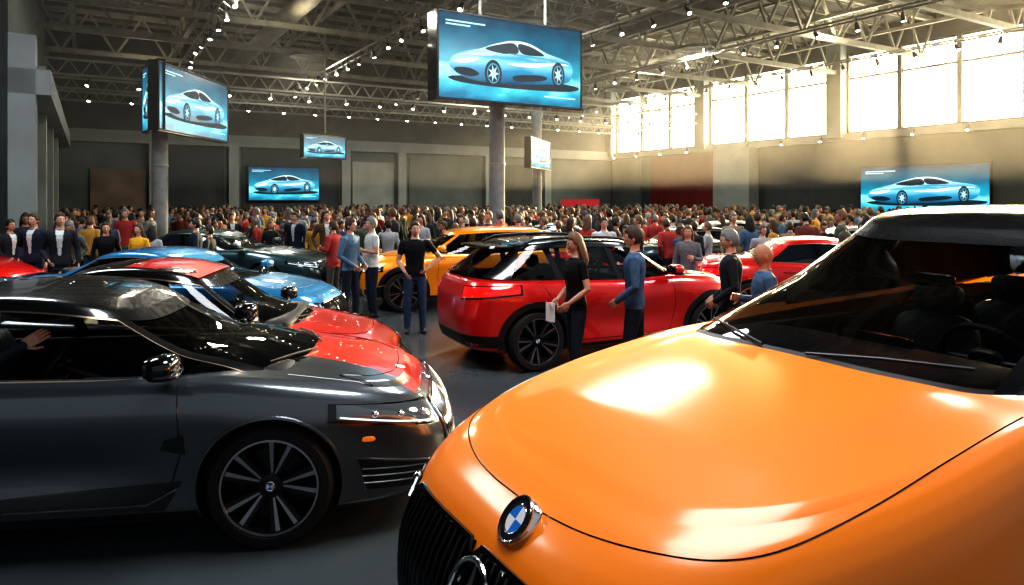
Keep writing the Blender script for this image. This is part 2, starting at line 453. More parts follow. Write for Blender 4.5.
        if g('vent'):
            quad(S, (xa-R-.10, .60), (xa-R-.24, .63), (xa-R-.22, .69), (xa-R-.11, .72), dark, 6, 4, .005)
            quad(S, (xa-R-.22, .27), (xb_+R+.12, .27), (xb_+R+.4, .34), (xa-R-.12, .44), dark, 20, 4, .004)
            line(S, [(xb_+R+.15, .30), (xa-R-.32, .31), (xa-R-.15, .40)], .007, M['chrome'], .006)
            l, n = S(xa+R+.20, .62); t.sell(l+n*.003, (.045, .006, .016), M['indic'], .6, .6)
        if sg in g('mirror_sides', (1, -1)):
            mx = g('mirx', cowl-.42); mz = zt(mx)+.08
            l0 = np.array([mx+.03, sg*(wc-.06), mz-.04])
            mc = np.array([mx+.02, sg*(hw+.07), mz+.03])
            t.tube([l0, mc+np.array([0, -sg*.06, -.03])], [.03, .022], dark, 8)
            t.sell(mc, (.085, .125, .07), g('mirror', pm), .75, .75, 20, 12)
            t.sell(mc+np.array([-.062, 0, 0]), (.03, .10, .055), dark, .5, .5)
            t.sell(mc+np.array([.005, 0, -.042]), (.085, .122, .033), dark, .7, .75, 20, 8)
        hl = g('hl'); (s0, zl0, zh0), (s1, zl1, zh1) = hl
        quad(Wp, (s0, zl0), (s1, zl1), (s1, zh1), (s0, zh0), M['gloss'], 20, 6, .004)
        quad(Wp, (s0+.02, zl0+.012), (s1-.05, zl1+.014), (s1-.05, zh1-.012), (s0+.02, zh0-.010), M['lamp'], 20, 6, .007, bulge=.010)
        for k in (0.18, .42, .64):
            ss = s0+(s1-s0)*k; zz = (zl0+zh0)/2*(1-k)+(zl1+zh1)/2*k; l, n = Wp(ss, zz)
            t.sell(l+n*.008, (.026, .026, .022), M['chrome'], 1, 1, 12, 8)
        line(Wp, [(s0+.02, zl0+.02), (s1-.07, zl1+.022)], .005, M['led'], .014)
        line(Wp, [(s0+.02, zl0+.02), (s0+.03, zh0-.02)], .004, M['led'], .014)
        tl = g('tl', ((.45, zt(XR+.2)-.24, zt(XR+.2)-.10), (1.25, zt(XR+.2)-.17, zt(XR+.2)-.08))); (s0, zl0, zh0), (s1, zl1, zh1) = tl
        quad(Wr, (s0-.02, zl0-.02), (s1+.03, zl1-.02), (s1+.03, zh1+.01), (s0-.02, zh0+.01), dark, 16, 5, .004)
        quad(Wr, (s0, zl0), (s1, zl1), (s1, zh1), (s0, zh0), M['tail'], 16, 5, .007, bulge=.012)
        quad(Wr, (.0, clr+.03), (1.1, clr+.03), (1.0, clr+.24), (.0, clr+.24), M['plastic'], 14, 4, .005)
        i0, i1 = g('int0', .62), g('int1', 1.15); ih = g('inth', .15)
        quad(Wp, (i0, clr+.10), (i1-.06, clr+.13), (i1, clr+.16+ih), (i0, clr+.06+ih), dark, 12, 4, .004)
        line(Wp, [(i0, clr+.06+ih), (i1, clr+.16+ih), (i1-.06, clr+.13)], .008, g('intm', pm), .006)
        if g('intfins'):
            for k in (1, 2, 3): line(Wp, [(i0, clr+.10+ih*k/4*.9), (i1-.04, clr+.13+ih*k/4)], .004, M['rim'], .006)
        hy = g('hoody', hw-.27)
        hl_ = g('hoodl') or [(cowl-.12, hy+.03), (cowl+.4, hy), (XF-.75, hy-.06), (XF-.56, hy-.14), (XF-.45, hy-.28), (XF-.40, hy-.42), (XF-.385, 0)]
        line(topp, [(x, sg*y) for x, y in hl_], g('linew', .0035), dark, dens=.04, smooth=True)
        w0 = cs(sg*.012, .3, .02); w1_ = cs(sg*(qp0-.012), 1.5, .02)
        t.tube([w0, w0*.5+w1_*.5+np.array([.02, 0, .01]), w1_], .007, M['plastic'], 6, False)
    quad(lambda s, z: wrap(s, z), (-.55, clr+.05), (.55, clr+.05), (.5, clr+.2), (-.5, clr+.2), M['plastic'], 18, 4, .004)
    Wc = lambda s, z: wrap(s, z)
    gr = g('grille'); zg0, zg1, sg1 = gr
    segs = [(-sg1, -.015), (.015, sg1)]
    for a_, b_ in segs:
        fw = .05
        cA, cB = (a_+(fw if a_ < -.1 else 0), zg0), (b_-(fw if b_ > .1 else 0), zg0)
        quad(Wc, cA, cB, (b_, zg1), (a_, zg1), dark, 20, 7, .004)
        line(Wc, [cA, cB, (b_, zg1-.03), (b_-.03, zg1), (a_+.03, zg1), (a_, zg1-.03)], .010 if near else .012, g('gframe', M['gloss']), .010, True, .04)
        ns = int((b_-a_)/.045)
        for k in range(1, ns):
            s_ = a_+(b_-a_)*k/ns; f_ = k/ns; sb = cA[0]+(cB[0]-cA[0])*f_
            line(Wc, [(sb, zg0+.01), (s_, zg1-.012)], .0065, g('slat', M['plastic']), .013, dens=.08)
    if g('badge'):
        bs, bz, br_ = g('badge'); l, n = Wc(bs, bz); n = n+np.array(g('btilt', (0, 0, 0))); n = n/np.linalg.norm(n); l = l+n*g('boff', 0.)
        z = n; x = np.cross([0, 0, 1.], z); x /= np.linalg.norm(x); y = np.cross(z, x); B = np.array([x, y, z]).T
        def disc(r0, r1, a0, a1, h, m, k=8):
            G = [[B @ np.array([r*math.cos(a), r*math.sin(a), h])+l for a in np.linspace(a0, a1, k)] for r in (r0, r1)]
            t.grid(G, m)
        for k in range(4): disc(.0005, br_*.62, k*pi/2, (k+1)*pi/2, .014, M['badgeb'] if k % 2 else M['badgew'])
        disc(br_*.62, br_*.95, 0, 2*pi, .0135, M['badgek'], 40)
        for rr_ in (.62, .97):
            t.tube([B @ np.array([br_*rr_*math.cos(a), br_*rr_*math.sin(a), .013])+l for a in np.linspace(0, 2*pi, 33)], .003 if rr_ < .9 else .006, M['chrome'], 6, False)
        G = [[B @ np.array([br_*r_*math.cos(a), br_*r_*math.sin(a), h_])+l for a in np.linspace(0, 2*pi, 40)] for r_, h_ in ((.97, .013), (1.03, .004), (1.03, -.03))]
        t.grid(G, M['chrome'])
        if g('star'):
            bs, bz, sr = g('star'); l, n = Wc(bs, bz); l = l+n*.035
            z = n; x = np.cross([0, 0, 1.], z); x /= np.linalg.norm(x); y = np.cross(z, x); B = np.array([x, y, z]).T
            t.tube([B @ np.array([sr*math.cos(a), sr*math.sin(a), 0])+l for a in np.linspace(0, 2*pi, 41)], .010, M['chrome'], 8, False)
            for k in range(3):
                a = pi/2+k*2*pi/3; c1 = B @ np.array([sr*math.cos(a), sr*math.sin(a), 0])+l
                t.tube([l, c1], [.02, .004], M['chrome'], 4, False, .6)
            disc(.001, sr, 0, 2*pi, -.012, M['gloss'], 40)
    if g('rails'):
        for sg in (1, -1):
            y = sg*(wl-.02); pts = [(x, y, H-.03-arch*min(abs(x-xm)/ha, 1.6)**2.2+(.045 if 0 < i < 9 else .0)) for i, x in enumerate(np.linspace(hd-.15, rh+.1, 10))]
            t.tube(pts, .018, M['plastic'], 8)
    if g('spoiler'):
        t.sell((rh-.10, 0, H-.03-arch*1.2), (.20, wl*.95, .025), M['gloss'], .5, .5)
    t.obj('trim_and_lamps', E, 35)
    wm = wheel_mesh(R, g('wstyle', 0)); k = 0
    for q in wx:
        for sg in (1, -1):
            k += 1; o = bpy.data.objects.new('wheel_%d' % k, wm); COL.objects.link(o); o.parent = E
            o.location = (q, sg*(hw-.135), R); o.rotation_euler = (0, 0.35*k, 0 if sg > 0 else pi)
    if near:
        i = MB(); lt = M['leather']; zb = float(top(0))
        i.box(((cowl+rb)/2, 0, .42), (cowl-rb-.3, W-.42, .04), M['plastic'])
        for sg in (1, -1): i.box(((cowl+rb)/2, sg*(wc-.12), (zb+.35)/2), (cowl-rb-.35, .06, zb-.42), lt)
        i.sell((cowl-.42, 0, zb-.10), (.34, wc-.12, .11), M['plastic'], .4, .4, 24, 10)
        i.sell((cowl-.35, 0, .65), (.25, wc-.15, .3), M['plastic'], .4, .4)
        i.sell((cowl-.66, .0, zb-.02), (.015, .19, .07), M['gloss'], .2, .2)
        i.box(((hd+rh)/2+.2, 0, .62), (1.3, .24, .22), M['plastic'])
        sx = g('seatx', (hd+rh)/2+.1)
        for xx, dz in ((sx, 0), (sx-.9, g('rdz', -.16))):
            for sg in (1, -1):
                y = sg*.40; zs = g('seatz', .5)+dz
                i.sell((xx+.12, y, zs), (.28, .25, .10), lt, .45, .45, 20, 10)
                i.sell((xx-.20, y, zs+.32), (.09, .25, .34), lt, .45, .45, 20, 12, roty(-.22))
                i.sell((xx-.28, y, zs+.74), (.055, .14, .09), lt, .5, .5, 16, 10, roty(-.1))
        st = np.array([g('stx', cowl-.85), g('sty', .40), zb-.03]); R_ = roty(.45)
        i.tube([R_ @ np.array([0, .18*math.cos(a), .18*math.sin(a)])+st for a in np.linspace(0, 2*pi, 37)], .016, M['plastic'], 8, False)
        i.sell(st, (.03, .07, .06), M['plastic'], .6, .6, 16, 8, R_)
        for a in (0, pi, -pi/2): i.tube([st, R_ @ np.array([0, .17*math.cos(a), .17*math.sin(a)])+st], .014, M['plastic'], 6)
        i.tube([st, st+np.array([.3, 0, -.1])], .03, M['plastic'], 8)
        mr = cs(0, RW*.82, -.09); i.sell(mr, (.02, .12, .035), M['gloss'], .5, .5)
        i.obj('interior', E, 40)
    return E

def coupe(**k):
    d = dict(XF=2.6, XR=-2.4, W=1.92, H=1.5, R=.375, clr=.17, xf=1.47, xr=-1.47, cowl=1.3, header=.42, rheader=-.85, rbase=-2.0, tumble=.2,
             top=[(2.6, .76), (2.3, .84), (2.0, .91), (1.5, .99), (1.2, 1.03), (.5, 1.03), (-.6, 1.05), (-1.5, 1.09), (-2.1, 1.06), (-2.4, .98)],
             hl=((.60, .63, .745), (1.32, .74, .82)), grille=(.36, .74, .55), xB=-.35, arch=.10, flare=.035, trim=M['trimg'])
    d.update(k); return d
def suv(**k):
    d = dict(XF=2.15, XR=-2.2, W=1.88, H=1.62, R=.37, clr=.21, xf=1.35, xr=-1.35, cowl=1.05, header=.35, rheader=-1.55, rbase=-2.08, tumble=.17,
             top=[(2.15, .86), (1.9, .97), (1.4, 1.03), (.9, 1.07), (0, 1.06), (-1., 1.1), (-2.2, 1.14)], hl=((.48, .72, .82), (1.05, .76, .86)),
             grille=(.45, .78, .42), xB=[-.1, -1.0], xC=(-1.65, -1.45), arch=.06, clad=1, rearw=.72, rails=True, spoiler=True, trim=M['gloss'])
    d.update(k); return d

pA = coupe(paint=M['graphite'], roofmat=M['blackp'], pillarmat=M['blackp'], mirror=M['gloss'], vent=True, handle=M['graphite'], H=1.53, cowl=1.66, header=.52, rheader=-.95, rbase=-2.15, d0=.92, mirx=.88, N=320,
           hoodmat=M['redm'], hoodzone=lambda x, y, z: x > 1.3 and y > -.30-.25*(x-1.6)-.25*max(0, x-2.1) and x < 2.5 and y < .80 and z > .8, badge=(0, .775, .035), seatx=-.55, seatz=.46, rdz=-.12, stx=.05, sty=-.36,
           gframe=M['chrome'], scal=.04, slat=M['chrome'], inth=.18, int0=.7, int1=1.25, intfins=True, openwin=.9, hl=((.62, .62, .77), (1.42, .745, .85)), grille=(.38, .75, .60))
car('grey_coupe_car', (-3.04, 4.92), math.radians(8), pA, True)
pB = coupe(paint=M['blackp'], XF=2.3, xf=1.3, hoodmat=M['redm'], hoodzone=lambda x, y, z: x > 1.1 and z > .6, roofpatch=(M['redm'], -.25, .40), seatx=-.45, seatz=.44,
           top=[(2.3, .62), (2.05, .71), (1.8, .77), (1.4, .85), (1.1, .90), (.5, .95), (-.6, 1.02), (-1.5, 1.08), (-2.1, 1.05), (-2.4, .98)], hl=((.60, .49, .605), (1.32, .60, .68)), grille=(.32, .60, .55))
car('black_and_red_coupe_car', (-3.34, 7.02), math.radians(8), pB, True)
C_LV = [(0, .16, .22, .18), (.03, .07, .10, .10), (.10, .035, .035, .05), (.28, .03, .005, .01), (.45, .022, 0, 0), (.60, .012, .015, .01),
        (.71, .002, .05, .02), (.79, .004, .085, .04), (.86, .016, .13, .06), (.915, .036, .185, .09), (.955, .062, .25, .12), (.982, .092, .32, .15), (1., .13, .40, .19)]
pC = dict(XF=2.62, XR=-2.5, W=2.06, H=2.07, R=.43, clr=.26, xf=1.55, xr=-1.5, cowl=1.08, header=-.36, rheader=-2.05, rbase=-2.42, tumble=.2, N=360, sig=.2, linew=.003, nosefade=1.2, lv=C_LV, crownfade=.35,
          top=[(2.6, 1.10), (2.3, 1.155), (2.0, 1.215), (1.4, 1.32), (.9, 1.39), (0, 1.42), (-1, 1.45), (-2.5, 1.5)],
          hl=((.66, .86, .97), (1.25, .92, 1.03)), grille=(.50, .97, .60), xB=[-.75, -1.6], xC=(-2.1, -1.95), arch=.06, clad=1, rails=False, paint=M['orange'],
          roofmat=M['blackp'], pillarmat=M['blackp'], badge=(.135, 1.065, .078), btilt=(.35, -.1, 0), boff=.006, star=(.09, .85, .11), dome=.032, domey=.66, domew=.04, seatx=-.55, seatz=.76, rdz=0, mirror=M['gloss'], crown=.05, trim=M['gloss'], slat=M['slat'],
          hoodl=[(.95, .87), (1.4, .875), (1.75, .86), (2.02, .81), (2.18, .72), (2.28, .58), (2.345, .40), (2.375, .2), (2.38, 0)], mirror_sides=(1,), pillw=.010)
car('orange_suv_car', (2.09, 3.54), math.radians(209.4), pC, True)
car('red_suv_car', (1.16, 9.95), math.radians(25), suv(paint=M['red'], roofmat=M['blackp'], pillarmat=M['blackp'], H=1.60), True)
car('amber_crossover_car', (-.95, 14.3), math.radians(195), suv(paint=M['amber'], H=1.56, rails=False), True)
car('blue_coupe_car', (-4.82, 10.05), math.radians(-4), coupe(paint=M['blue'], H=1.42, XF=2.4, xf=1.4, top=[(2.4, .74), (2.2, .82), (1.5, .95), (1.2, .99), (0, .99), (-1.5, 1.05), (-2.4, .95)], hl=((.52, .62, .71), (1.22, .70, .79)), grille=(.33, .70, .50)), True)
sedan = lambda c, **k: coupe(paint=c, H=1.46, header=.35, rheader=-1.0, **k)
car('dark_sedan_car', (-6.6, 15.8), math.radians(-5), sedan(M['dkgreen']))
car('red_sedan_car', (-11.2, 12.8), math.radians(0), sedan(M['red']))
car('red_sedan_car', (5.6, 12.3), math.radians(-8), sedan(M['red']))
car('silver_sedan_car', (8.3, 17.6), math.radians(170), sedan(M['silver']))
car('silver_sedan_car', (6.6, 22.5), math.radians(185), sedan(M['silver']))
car('silver_sedan_car', (11.6, 21.5), math.radians(165), sedan(M['silver']))
car('dark_sedan_car', (4.2, 17.2), math.radians(190), sedan(M['dkgreen']))
car('dark_sedan_car', (.9, 20.), math.radians(175), sedan(M['dkgreen']))
car('dark_sedan_car', (12.6, 15.8), math.radians(160), sedan(M['graphite']))
car('white_suv_car', (10.4, 13.2), math.radians(-20), suv(paint=M['white']))

# ---------------------------------------------------------------- people
def cloth(name, c, r=.85): return mat(name, c, r, var=.18, scale=25, bump=.15, spec=.2)
SK = [mat('skin_light', (.50, .28, .20), .5, var=.06, scale=30), mat('skin_tan', (.40, .21, .13), .5, var=.06, scale=30), mat('skin_brown', (.2, .1, .06), .5, var=.06, scale=30)]
HR = {'brown': mat('hair_brown', (.045, .025, .015), .6, var=.4, scale=120), 'black': mat('hair_black', (.01, .009, .008), .5, var=.3, scale=120),
      'blonde': mat('hair_blonde', (.15, .08, .035), .55, var=.3, scale=120), 'grey': mat('hair_grey', (.18, .17, .16), .6, var=.3, scale=120)}
EYEW = mat('eye_white', (.75, .72, .7), .3, var=0); EYED = mat('eye_iris', (.02, .015, .01), .2, var=0); LIP = mat('lips', (.36, .13, .11), .5, var=0)
SHOE = mat('shoe_leather', (.015, .012, .01), .4, var=.2)
def rand_mat(name, cols, mul, rough=.85):
    m, N, L, b = newmat(name); b.inputs['Roughness'].default_value = rough
    oi = N.new('ShaderNodeObjectInfo'); mm = N.new('ShaderNodeMath'); mm.operation = 'MULTIPLY'; mm.inputs[1].default_value = mul
    fr = N.new('ShaderNodeMath'); fr.operation = 'FRACT'; r = N.new('ShaderNodeValToRGB'); r.color_ramp.interpolation = 'CONSTANT'
    L.new(oi.outputs['Random'], mm.inputs[0]); L.new(mm.outputs[0], fr.inputs[0]); L.new(fr.outputs[0], r.inputs[0]); L.new(r.outputs[0], b.inputs['Base Color'])
    e = r.color_ramp.elements; n = len(cols)
    while len(e) < n: e.new(.5)
    for i, c in enumerate(cols): e[i].position = i/n; e[i].color = (*c, 1)
    return m
ARM = {'down': ((-.02, .255, 1.14), (.06, .27, .90)), 'akimbo': ((-.06, .40, 1.19), (.08, .205, 1.03)), 'fold': ((.07, .26, 1.17), (.23, -.02, 1.21)),
       'hold': ((.0, .25, 1.15), (.22, .12, 1.20)), 'low': ((-.03, .26, 1.14), (.17, .16, .98)), 'reach': ((.20, .26, 1.28), (.42, .20, 1.36)),
       'pocket': ((-.07, .30, 1.16), (.06, .22, .95)), 'phone': ((.05, .26, 1.17), (.20, .12, 1.36)), 'back': ((-.10, .25, 1.15), (-.14, .06, 1.0)),
       'point': ((.22, .24, 1.25), (.50, .16, 1.27))}
def hand(mb, wr, d, n, thumb, m, curl=.35, seg=6, sc=1.):
    d = d/np.linalg.norm(d); n = n-d*np.dot(n, d); n /= np.linalg.norm(n)+1e-9; w = np.cross(d, n)
    B = np.array([d, w, n]).T
    mb.sell(wr+d*.045*sc, (.052*sc, .040*sc, .015*sc), m, .7, .6, 12, 8, B)
    for k, (o, ln) in enumerate(((-.030, .066), (-.010, .078), (.010, .074), (.029, .060))):
        p = wr+d*.085*sc+w*o*sc*thumb*-1; pts = [p-d*.015*sc, p]; a = curl*.6; c = curl*(1+.12*k)
        for q, fr in enumerate((.45, .32, .23)):
            dr = d*math.cos(a)+n*math.sin(a); p = p+dr*ln*fr*1.05*sc; pts.append(p); a += c
        mb.tube(pts, [.0095*sc, .0095*sc, .0088*sc, .008*sc, .0068*sc], m, seg)
    p = wr+d*.022*sc+w*.030*thumb*sc; d1 = d*.65+w*thumb*.7+n*.25; d1 /= np.linalg.norm(d1); d2 = d*.85+w*thumb*.35+n*.35; d2 /= np.linalg.norm(d2)
    mb.tube([p, p+d1*.036*sc, p+d1*.036*sc+d2*.034*sc], [.013*sc, .011*sc, .008*sc], m, seg)
def person(name, loc, yaw, H=1.75, shirt=None, pants=None, skin=None, hair=None, style='short', la='down', ra='down', sleeve='long', hem=.90, jacket=False,
           lean=0., turn=0., nod=0., fem=False, step=0., stance=.10, vox=.011, sit=False, z0=0., link=True, belly=0., item=None, shoe=None, inner=None):
    s = H/1.75; shirt = shirt; shoe = shoe or SHOE; hem = .80 if jacket else hem
    b = MB(); sw = .165 if fem else .19; TM = M['plastic']
    def L(p):
        p = np.array(p, float)
        if lean and p[2] > .95:
            q = p-np.array([0, 0, .95]); c, s_ = math.cos(lean), math.sin(lean); p = np.array([q[0]*c+q[2]*s_, q[1], -q[0]*s_+q[2]*c+.95])
        return p
    seg = []
    cl = .012 if jacket else .004
    prof = [(.84, .085, .13), (.90, .115, .165+(.01 if fem else 0)), (.97, .112, .160+(.008 if fem else 0)), (1.06, .098+belly, .142-(.012 if fem else 0)), (1.14, .102+belly, .145-(.016 if fem else 0)), (1.24, .115, .160-(.012 if fem else 0)),
            (1.33, .125, .176-(.014 if fem else 0)), (1.40, .112, .180-(.016 if fem else 0)), (1.45, .082, .145), (1.48, .062, .085), (1.50, .055, .060), (1.58, .052, .054)]
    G = []
    for z, dx, dy in prof:
        e = cl if hem < z < 1.46 else 0
        G.append([L(((dx+e)*math.cos(a)*(1.0 if math.cos(a) > 0 else .92)+(.01 if fem and 1.2 < z < 1.36 and math.cos(a) > 0 else 0), (dy+e)*math.copysign(abs(math.sin(a))**.85, math.sin(a)), z)) for a in np.linspace(0, 2*pi, 20, endpoint=False)])
    if jacket: G.insert(0, [L(((.125)*math.cos(a), (.178)*math.sin(a), .80)) for a in np.linspace(0, 2*pi, 20, endpoint=False)])
    b.grid(G, TM, cv=True); nn = len(G)*20
    b.f.append(list(range(20))[::-1]); b.m.append(0); b.f.append([nn-20+j for j in range(20)]); b.m.append(0)
    arms = []
    for sg, pose in ((1, la), (-1, ra)):
        e, w = ARM[pose] if isinstance(pose, str) else pose
        sh = L((0, sg*sw, 1.425)); e = L((e[0], sg*(e[1]-(.02 if fem else 0)), e[2])); w = L((w[0], sg*w[1], w[2]))
        f = .86 if fem else 1
        r = [.060*f, .050*f, .043*f, .041*f, .028*f]
        if sleeve == 'long': r = [.064*f, .056*f, .048*f, .046*f, .036*f]
        wm_ = e+(w-e)*.35
        b.tube([sh+np.array([0, -sg*.03, 0]), sh, (sh+e)/2, e, wm_, w], [r[0]*.9, r[0], r[1], r[2], r[3], r[4]], TM, 12)
        seg.append((sh, e, r[0], r[2], 'ua')); seg.append((e, w, r[3], r[4], 'fa'))
        arms.append((sg, e, w))
    for sg in (1, -1):
        hp = np.array([0, sg*.088, .90]); st = step*sg
        if sit: kn = np.array([.42, sg*.13, .93]); an = np.array([.62, sg*.12, .55])
        else: kn = np.array([.02+st*.55, sg*stance*.98, .50]); an = np.array([-.02+st, sg*stance*1.02, .085+abs(min(st, 0))*.15])
        b.tube([hp, hp+(kn-hp)*.35, kn, kn+(an-kn)*.3, an], [.093, .086, .064, .061, .050], TM, 12)
        toe = an+np.array([.17, sg*.02, -.045]); hl = an+np.array([-.045, 0, -.045])
        b.tube([hl, an+np.array([.05, 0, -.04]), toe], [.040, .045, .036], TM, 10, flat=.9)
        seg += [(hp, kn, .09, .064, 'leg'), (kn, an, .062, .05, 'leg'), (hl, toe, .042, .038, 'shoe')]
    o = b.obj('tmp_p'); md = o.modifiers.new('r', 'REMESH'); md.mode = 'VOXEL'; md.voxel_size = vox
    m2 = o.modifiers.new('s', 'SMOOTH'); m2.factor = .5; m2.iterations = 4 if vox < .015 else 2
    dg = bpy.context.evaluated_depsgraph_get(); me = bpy.data.meshes.new_from_object(o.evaluated_get(dg)); bpy.data.objects.remove(o)
    nv = len(me.vertices); V = np.zeros(nv*3); me.vertices.foreach_get('co', V); V = V.reshape(-1, 3)
    F = [list(p.vertices) for p in me.polygons]; cen = np.array([V[f].mean(0) for f in F]); bpy.data.meshes.remove(me)
    cz = cen.copy()
    if lean:
        up = cz[:, 2] > .95; q = cz[up]-np.array([0, 0, .95]); c, s_ = math.cos(-lean), math.sin(-lean); cz[up] = np.stack([q[:, 0]*c+q[:, 2]*s_, q[:, 1], -q[:, 0]*s_+q[:, 2]*c+.95], 1)
    pz = [p[0] for p in prof]; dx = np.interp(cz[:, 2], pz, [p[1] for p in prof]); dy = np.interp(cz[:, 2], pz, [p[2] for p in prof])
    best = (np.sqrt((cz[:, 0]/dx)**2+(cz[:, 1]/dy)**2)-1)*.12; best[cz[:, 2] < .80] = 9
    hemf = hem if not jacket else .79
    lab = np.where(cz[:, 2] > 1.485, 2, np.where(cz[:, 2] > hemf, 0, 1))
    if inner is not None: lab = np.where((lab == 0) & (cz[:, 0] > .05) & (abs(cz[:, 1]) < .02+.10*(cz[:, 2]-1.05)) & (cz[:, 2] > 1.05), 5, lab)
    for a, c, ra_, rb_, kd in seg:
        ab = c-a; tt = np.clip(((cen-a) @ ab)/(ab @ ab), 0, 1); d = np.linalg.norm(cen-(a+tt[:, None]*ab), axis=1)-(ra_+(rb_-ra_)*tt)
        if kd == 'leg': l2 = np.full(len(F), 1)
        elif kd == 'shoe': l2 = np.full(len(F), 3)
        elif kd == 'ua': l2 = np.where(tt < (.62 if sleeve == 'short' else .1 if sleeve == 'none' else 2), 0, 2)
        else: l2 = np.full(len(F), 0 if sleeve == 'long' else 2)
        if kd == 'leg': d = np.where(cz[:, 2] > hemf, d+.05, d)
        w_ = d < best; best = np.where(w_, d, best); lab = np.where(w_, l2, lab)
    out = MB(); mats = [shirt, pants, skin, shoe, hair or skin, inner or shirt]
    for m in mats: out.mi(m)
    out.v.append(V); out.n = nv; out.f = F; out.m = [out.mats.index(mats[k]) for k in lab]
    for sg, e, w in arms:
        d = (w-e)/np.linalg.norm(w-e)
        n = np.array([0, -sg, 0.]) if abs(d[1]) < .8 else np.array([-1., 0, 0])
        hand(out, w, d, n, 1 if sg > 0 else -1, skin, .4, 6 if vox < .015 else 5)
        if sleeve == 'long': out.tube([w-d*.012, w+d*.004], [.037, .034], shirt, 12, False)
    hc = L((.012, 0, 1.64)); RT = rotz(turn) @ roty(nod+lean*.5)
    nu, nv_ = (40, 30) if vox < .015 else (20, 14)
    def hd(dx, dy, dz, e=0.):
        x = .094*dx*(1+e); y = .074*dy*(1+e); z = .118*dz*(1+e)
        if dz < 0:
            k = (-dz)**1.4; y *= 1-.30*k; x = x*(1-.18*k)+.014*k
        if dx > 0 and e < .02:
            gs = lambda cy_, cz_, sy, sz: math.exp(-((dy-cy_)/sy)**2-((dz-cz_)/sz)**2)
            x += .026*gs(0, -.20, .14, .13)+.010*gs(0, .02, .10, .2)-.008*gs(.38, .06, .2, .13)-.008*gs(-.38, .06, .2, .13)+.005*gs(0, .24, .6, .12)+.006*gs(0, -.56, .35, .10)+.010*gs(0, -.88, .35, .15)
        return np.array([x, y, z])
    G = []
    for i in range(nv_+1):
        ph = -pi/2+pi*i/nv_; G.append([RT @ hd(math.cos(ph)*math.cos(t_), math.cos(ph)*math.sin(t_), math.sin(ph))+hc for t_ in np.linspace(0, 2*pi, nu, endpoint=False)])
    out.grid(G, skin, cv=True)
    T = lambda x, y, z: RT @ np.array([x, y, z])+hc
    for sg in (1, -1):
        out.sell(T(-.005, sg*.076, -.012), (.017, .009, .031), skin, 1, 1, 8, 6, RT @ rotz(sg*.3))
        if vox < .015:
            out.sell(T(.080, sg*.029, .006), (.0095, .0135, .0085), EYEW, 1, 1, 10, 6, RT)
            out.sell(T(.087, sg*.029, .006), (.0045, .006, .006), EYED, 1, 1, 8, 6, RT)
            out.sell(T(.090, sg*.030, .028), (.006, .019, .004), hair or skin, 1, 1, 8, 6, RT)
        else: out.sell(T(.086, sg*.029, .006), (.006, .012, .006), EYED, 1, 1, 6, 4, RT)
    out.sell(T(.089, 0, -.062), (.008, .024, .0065), LIP, 1, 1, 10, 6, RT)
    if hair and style != 'bald':
        def keep(dx, dy, dz):
            if dx > 0: return dz > .28+.42*dx*1.0-(.35 if abs(dy) > .8 else 0)
            return dz > -.52+.25*dx*0 or (style == 'long')
        V2 = []; idx = {}; F2 = []
        for i in range(nv_+1):
            for j in range(nu):
                ph = -pi/2+pi*i/nv_; t_ = 2*pi*j/nu; d_ = (math.cos(ph)*math.cos(t_), math.cos(ph)*math.sin(t_), math.sin(ph))
                kk = keep(*d_); e = .13+(.03*math.sin(9*t_+5*ph))*.5+.08*max(0, d_[2]) if kk else -.03
                V2.append(RT @ hd(*d_, e=e)+hc); idx[(i, j)] = kk
        for i in range(nv_):
            for j in range(nu):
                j2 = (j+1) % nu
                if sum((idx[(i, j)], idx[(i, j2)], idx[(i+1, j)], idx[(i+1, j2)])) >= 1: F2.append((i*nu+j, i*nu+j2, (i+1)*nu+j2, (i+1)*nu+j))
        out.add(V2, F2, hair)
        if style == 'long':
            for k in range(11):
                a = (k-5)/5*1.45; y = math.sin(a)*.072; x = -math.cos(a)*.088+.0
                out.tube([T(x*.8, y*.9, .06), T(x*1.03, y*1.08, -.03), T(x*1.0-.01, y*1.15, -.12), T(x*.9-.025, y*1.15, -.20), T(x*.85-.02, y*.9, -.27)], [.018, .024, .025, .022, .010], hair, 7)
    ncol = [L((.060*math.cos(a)+.004, .064*math.sin(a), 1.487-.014*math.cos(a))) for a in np.linspace(0, 2*pi, 21)]
    out.tube(ncol, .011, shirt, 6, False)
    if item == 'flyer':
        sg, e, w = arms[1]; d = (w-e)/np.linalg.norm(w-e); out.box(w+d*.10+np.array([.02, 0, -.07]), (.012, .15, .22), EYEW, rotz(.3))
    if item == 'phone':
        sg, e, w = arms[0]; d = (w-e)/np.linalg.norm(w-e); out.box(w+d*.09, (.012, .07, .14), M['gloss'])
    me = out.mesh(name, 60)
    ob = bpy.data.objects.new(name, me)
    if link: COL.objects.link(ob)
    ob.location = (loc[0], loc[1], z0); ob.rotation_euler = (0, 0, yaw); ob.scale = (s, s, s)
    zmin = min(v[2] for v in V)
    if not sit: ob.location.z = z0-zmin*s
    return ob
c = lambda n, *k: cloth('cloth_'+n, k)
denim = c('denim_dark', .02, .028, .045); jeans = c('jeans', .035, .06, .11); blk = c('black', .012, .012, .014); navy = c('navy', .018, .025, .045)
blueS = c('blue_shirt', .06, .11, .19); chamb = c('chambray', .10, .17, .25); whiteS = c('white', .5, .52, .52); greyS = c('grey', .16, .17, .18); brownJ = c('brown_jacket', .10, .06, .035)
yell = c('yellow', .65, .35, .03); redS = c('red', .4, .03, .03); suit = c('suit', .022, .024, .03); tan = c('tan', .3, .2, .12)
D = math.radians
def at(px, Y): return ((px-512)/700*Y, Y)
man, wom = 'standing_man', 'standing_woman'
person(man, at(350, 12.0), D(-20), 1.78, chamb, denim, SK[0], HR['brown'], la='low', ra='low', turn=.1, step=.06, nod=.15)
